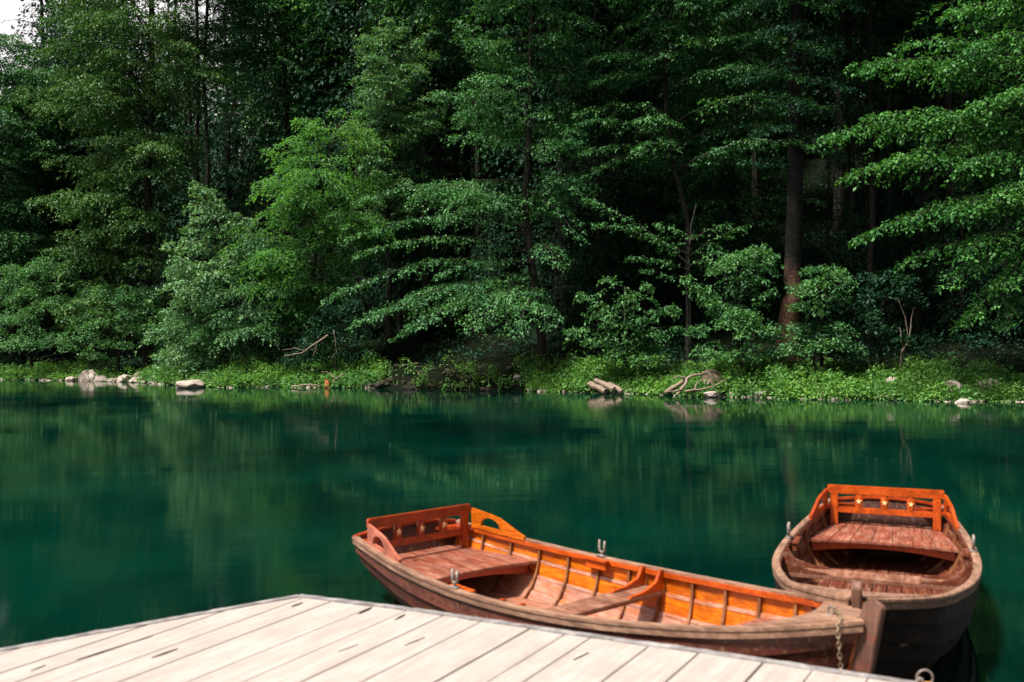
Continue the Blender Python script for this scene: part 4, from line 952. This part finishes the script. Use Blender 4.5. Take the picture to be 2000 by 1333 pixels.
def rock_mesh(seed, sx, sy, sz):
    r2 = np.random.default_rng(seed); bm = bmesh.new(); bmesh.ops.create_icosphere(bm, subdivisions=4, radius=1)
    ph = r2.uniform(0, 6, (6, 3)); fr = r2.normal(0, 1.6, (6, 3)); cuts = [(Vector(r2.normal(0, 1, 3)).normalized(), r2.uniform(.55, .85)) for _ in range(9)]
    for v_ in bm.verts:
        p = v_.co.copy()
        for n_, dd in cuts:
            q = p.dot(n_)
            if q > dd: p -= n_*(q-dd)*.9
        k = 1 + sum(.035*math.sin(fr[i].dot(np.array(p))*2+ph[i, 0]) for i in range(6))
        v_.co = Vector((p.x*sx*k, p.y*sy*k, p.z*sz*k))
    me = bpy.data.meshes.new('rock'); bm.to_mesh(me); bm.free(); return me
def rock(px, d, w, h, label, seed, group='rocks at the water edge', name='rock', matk='stone', rz=0, tilt=0):
    x = atY(px, 700, 30)[0]/30; Y = float(shore(x*30)); x *= Y; Y = float(shore(x))+d
    o = link(name, rock_mesh(seed, w/2, w*.4, h/1.5), None, M[matk]); o.location = (x, Y, max(0, float(ground(x, Y)))+h*.18); o.rotation_euler = (tilt, 0, rz)
    return tag(o, label, 'rock', group)
rock(120, .15, .85, .48, 'large pale boulder at the left end of the bank', 1)
rock(95, .0, .5, .2, 'small pale rock just left of the large boulder', 2)
rock(148, -.02, .6, .28, 'low rock just right of the large boulder', 3)
rock(370, -.6, 1.0, .42, 'big pale wedge shaped rock in the water before the brightest herbs', 4)
rock(190, .25, .7, .3, 'flat pale rock in the middle of the left rock pile', 5)
rock(208, .5, .5, .34, 'upright pinkish rock topping the left rock pile', 6)
rock(225, .05, .7, .25, 'low flat rock at the right end of the left rock pile', 7)
rock(170, .0, .6, .2, 'thin rock slab at the left end of the rock pile', 8)
rock(1390, -.3, .48, .2, 'small rounded pale stone in the water by the dead branches', 9)
rock(1880, -.25, .4, .14, 'small brown stone in the water near the right edge', 10)
rock(882, .1, .3, .26, 'small pale pointed rock in the shaded gap of the bank', 11, matk='stone_shade')
rock(910, .9, .45, .22, 'brown flat rock on the shaded slope, right of the middle', 12, matk='stone_shade')
rock(868, 1.5, .4, .18, 'pale flat rock highest on the shaded slope', 13, matk='stone_shade')
rock(745, .15, .5, .22, 'rock coloured dark for shade at the left end of the shaded gap', 14, matk='stone_shade')
rock(800, .05, .5, .15, 'low flat rock left in the shaded gap', 15, matk='stone_shade')
rock(840, .1, .35, .18, 'small rock in the middle of the shaded gap', 16, matk='stone_shade')
rock(950, .05, .4, .15, 'low rock at the right end of the shaded gap', 17, matk='stone_shade')
rock(1500, .1, .4, .2, 'low brown rock half hidden in the right herbs', 18)
rock(1895, .6, .5, .4, 'brown block of stone among the herbs at the right', 19)
rock(1980, .8, .7, .4, 'grey rock among the herbs at the right edge', 20)
rock(1010, 1.2, .3, .2, 'small brown stone under the central beech', 22)
rock(1785, 1.0, .45, .35, 'pinkish stone behind the herbs below the bare vine', 23)
# root clod
rock(1405, .8, .85, .6, 'round earthy root clod of a fallen tree behind the dead branches', 21, group=None, name='root_clod', matk='dry')['category'] = 'root clod'
# loose stones: nobody could count them
parts_v, parts_f = [], []; mb = MB(); mdark = MB()
for _ in range(620):
    px = rng.uniform(-60, 2080); d = rng.uniform(-.12, .3) if not 725 < px < 1030 else rng.uniform(-.2, 3.2)
    x = atY(px, 700, 30)[0]/30; Y = float(shore(x*30)); x *= Y; Y = float(shore(x))+d; z = max(-.02, float(ground(x, Y))); r = rng.uniform(.02, .07) if not 725 < px < 1030 else rng.uniform(.03, .1)
    c0 = Vector((x, Y, z+r*.2)); vs = [c0+Vector((sx*r*rng.uniform(.7, 1.5), sy*r*rng.uniform(.6, 1.1), sz*r*rng.uniform(.4, .8))) for sx in (-1, 1) for sy in (-1, 1) for sz in (-1, 1)]
    (mdark if 725 < px < 1030 else mb).add(vs, [(0, 1, 3, 2), (4, 6, 7, 5), (0, 4, 5, 1), (2, 3, 7, 6), (0, 2, 6, 4), (1, 5, 7, 3)])
tag(mdark.build('gravel', M['stone_shade'], smooth=True), 'loose stones coloured dark for the shaded gap between the herbs', 'gravel', kind='stuff')
tag(mb.build('gravel', M['stone'], smooth=True), 'loose stones scattered along the water line', 'gravel', kind='stuff')

def branchy(name, label, cat, pts_list, mk='dry', group=None):
    """pts_list: [(points [(px,py,Y)], r0, r1)]"""
    mb = MB(); allp = [atY(*p) for pts, *_ in pts_list for p in pts]; b = np.array([allp[0][0], allp[0][1], min(q[2] for q in allp)])
    for pts, r0, r1 in pts_list:
        q = [atY(*p)-b for p in pts]; n = len(q)
        fine, fr = [], []
        for i in range(n-1):
            for w in (0, .33, .66): fine.append(q[i]+(q[i+1]-q[i])*w+rng.normal(0, .012, 3)*(w > 0)); fr.append(r0+(r1-r0)*(i+w)/(n-1))
        fine.append(q[-1]); fr.append(r1); mb.tube(fine, fr, 7)
    o = mb.build(name, M[mk], smooth=True, fix=False); o.location = b; return tag(o, label, cat, group)
YR = 27.9
branchy('dead_branch', 'tangle of bleached dead branches reaching into the water', 'branch', [
 ([(1300, 768, YR-.2), (1330, 748, YR), (1345, 737, YR+.1), (1380, 728, YR+.3)], .07, .03), ([(1322, 772, YR-.4), (1338, 752, YR-.1), (1342, 738, YR)], .05, .04),
 ([(1345, 740, YR), (1325, 735, YR), (1312, 742, YR-.1)], .03, .012), ([(1338, 765, YR-.3), (1365, 762, YR-.2), (1400, 752, YR), (1425, 736, YR+.2)], .035, .012), ([(1330, 762, YR-.3), (1310, 765, YR-.4), (1296, 767, YR-.5)], .03, .01),
 ([(1355, 765, YR-.2), (1362, 748, YR), (1372, 740, YR)], .025, .01)])
YL = 29.5
for k, (a, b2, r, lab) in enumerate((((1152, 750), (1183, 765), .085, 'thick bleached log lying lowest in the driftwood heap'), ((1162, 744), (1200, 760), .08, 'bleached log lying on top of the driftwood heap'), ((1186, 748), (1216, 764), .07, 'short bleached log at the right of the driftwood heap'))):
    p0, p1 = atY(a[0], a[1], YL+.25), atY(b2[0], b2[1], YL-.3-.1*k); mb = MB(); q = [p0+(p1-p0)*w - p0 for w in np.linspace(0, 1, 7)]
    mb.tube([qq+rng.normal(0, .012, 3) for qq in q], [r*rng.uniform(.85, 1.15) for _ in q], 7); o = mb.build('log', M['dry'], fix=False); o.location = p0; tag(o, lab, 'log', 'driftwood logs')
YB = 33.4
branchy('dead_branch', 'bare twiggy branch drooping from the left of the central beech towards the bank', 'branch', [
 ([(640, 655, YB), (615, 672, YB), (590, 690, YB), (555, 695, YB)], .035, .012), ([(620, 668, YB), (617, 685, YB), (610, 698, YB)], .014, .006), ([(597, 686, YB), (575, 680, YB), (552, 684, YB)], .014, .006), ([(652, 645, YB), (655, 675, YB), (658, 694, YB)], .014, .006)])
branchy('bare_vine', 'bare twisted vine stem standing in the shade right of the spruce', 'vine', [
 ([(1757, 735, 27.9), (1760, 690, 27.9), (1775, 660, 27.9), (1785, 600, 27.9)], .035, .012), ([(1765, 690, 27.9), (1760, 665, 27.9), (1757, 640, 27.9)], .02, .008), ([(1775, 665, 27.9), (1768, 620, 27.9), (1752, 580, 27.9)], .018, .006)], 'dry')
branchy('dead_branch', 'small heap of grey driftwood twigs beside the orange stump', 'branch', [([(650, 745, 33.3), (665, 735, 33.4), (675, 728, 33.5)], .03, .01), ([(570, 755, 33.3), (600, 752, 33.2), (630, 754, 33.2)], .035, .012), ([(655, 740, 33.3), (640, 728, 33.4), (628, 726, 33.4)], .02, .008)])
# orange stump
x, y = atY(640, 750, 33.4)[:2]; mb = MB(); mb.tube([(0, 0, -.25), (.0, 0, 0), (.01, 0, .14), (-.01, .01, .27)], [.12, .11, .09, .075], 10)
o = mb.build('tree_stump', M['orange_stump']); o.location = (x, float(shore(x))-.15, 0); tag(o, 'short bright orange stump standing at the water line', 'stump')
print('LEAVES', NL, 'herbs', cnt)
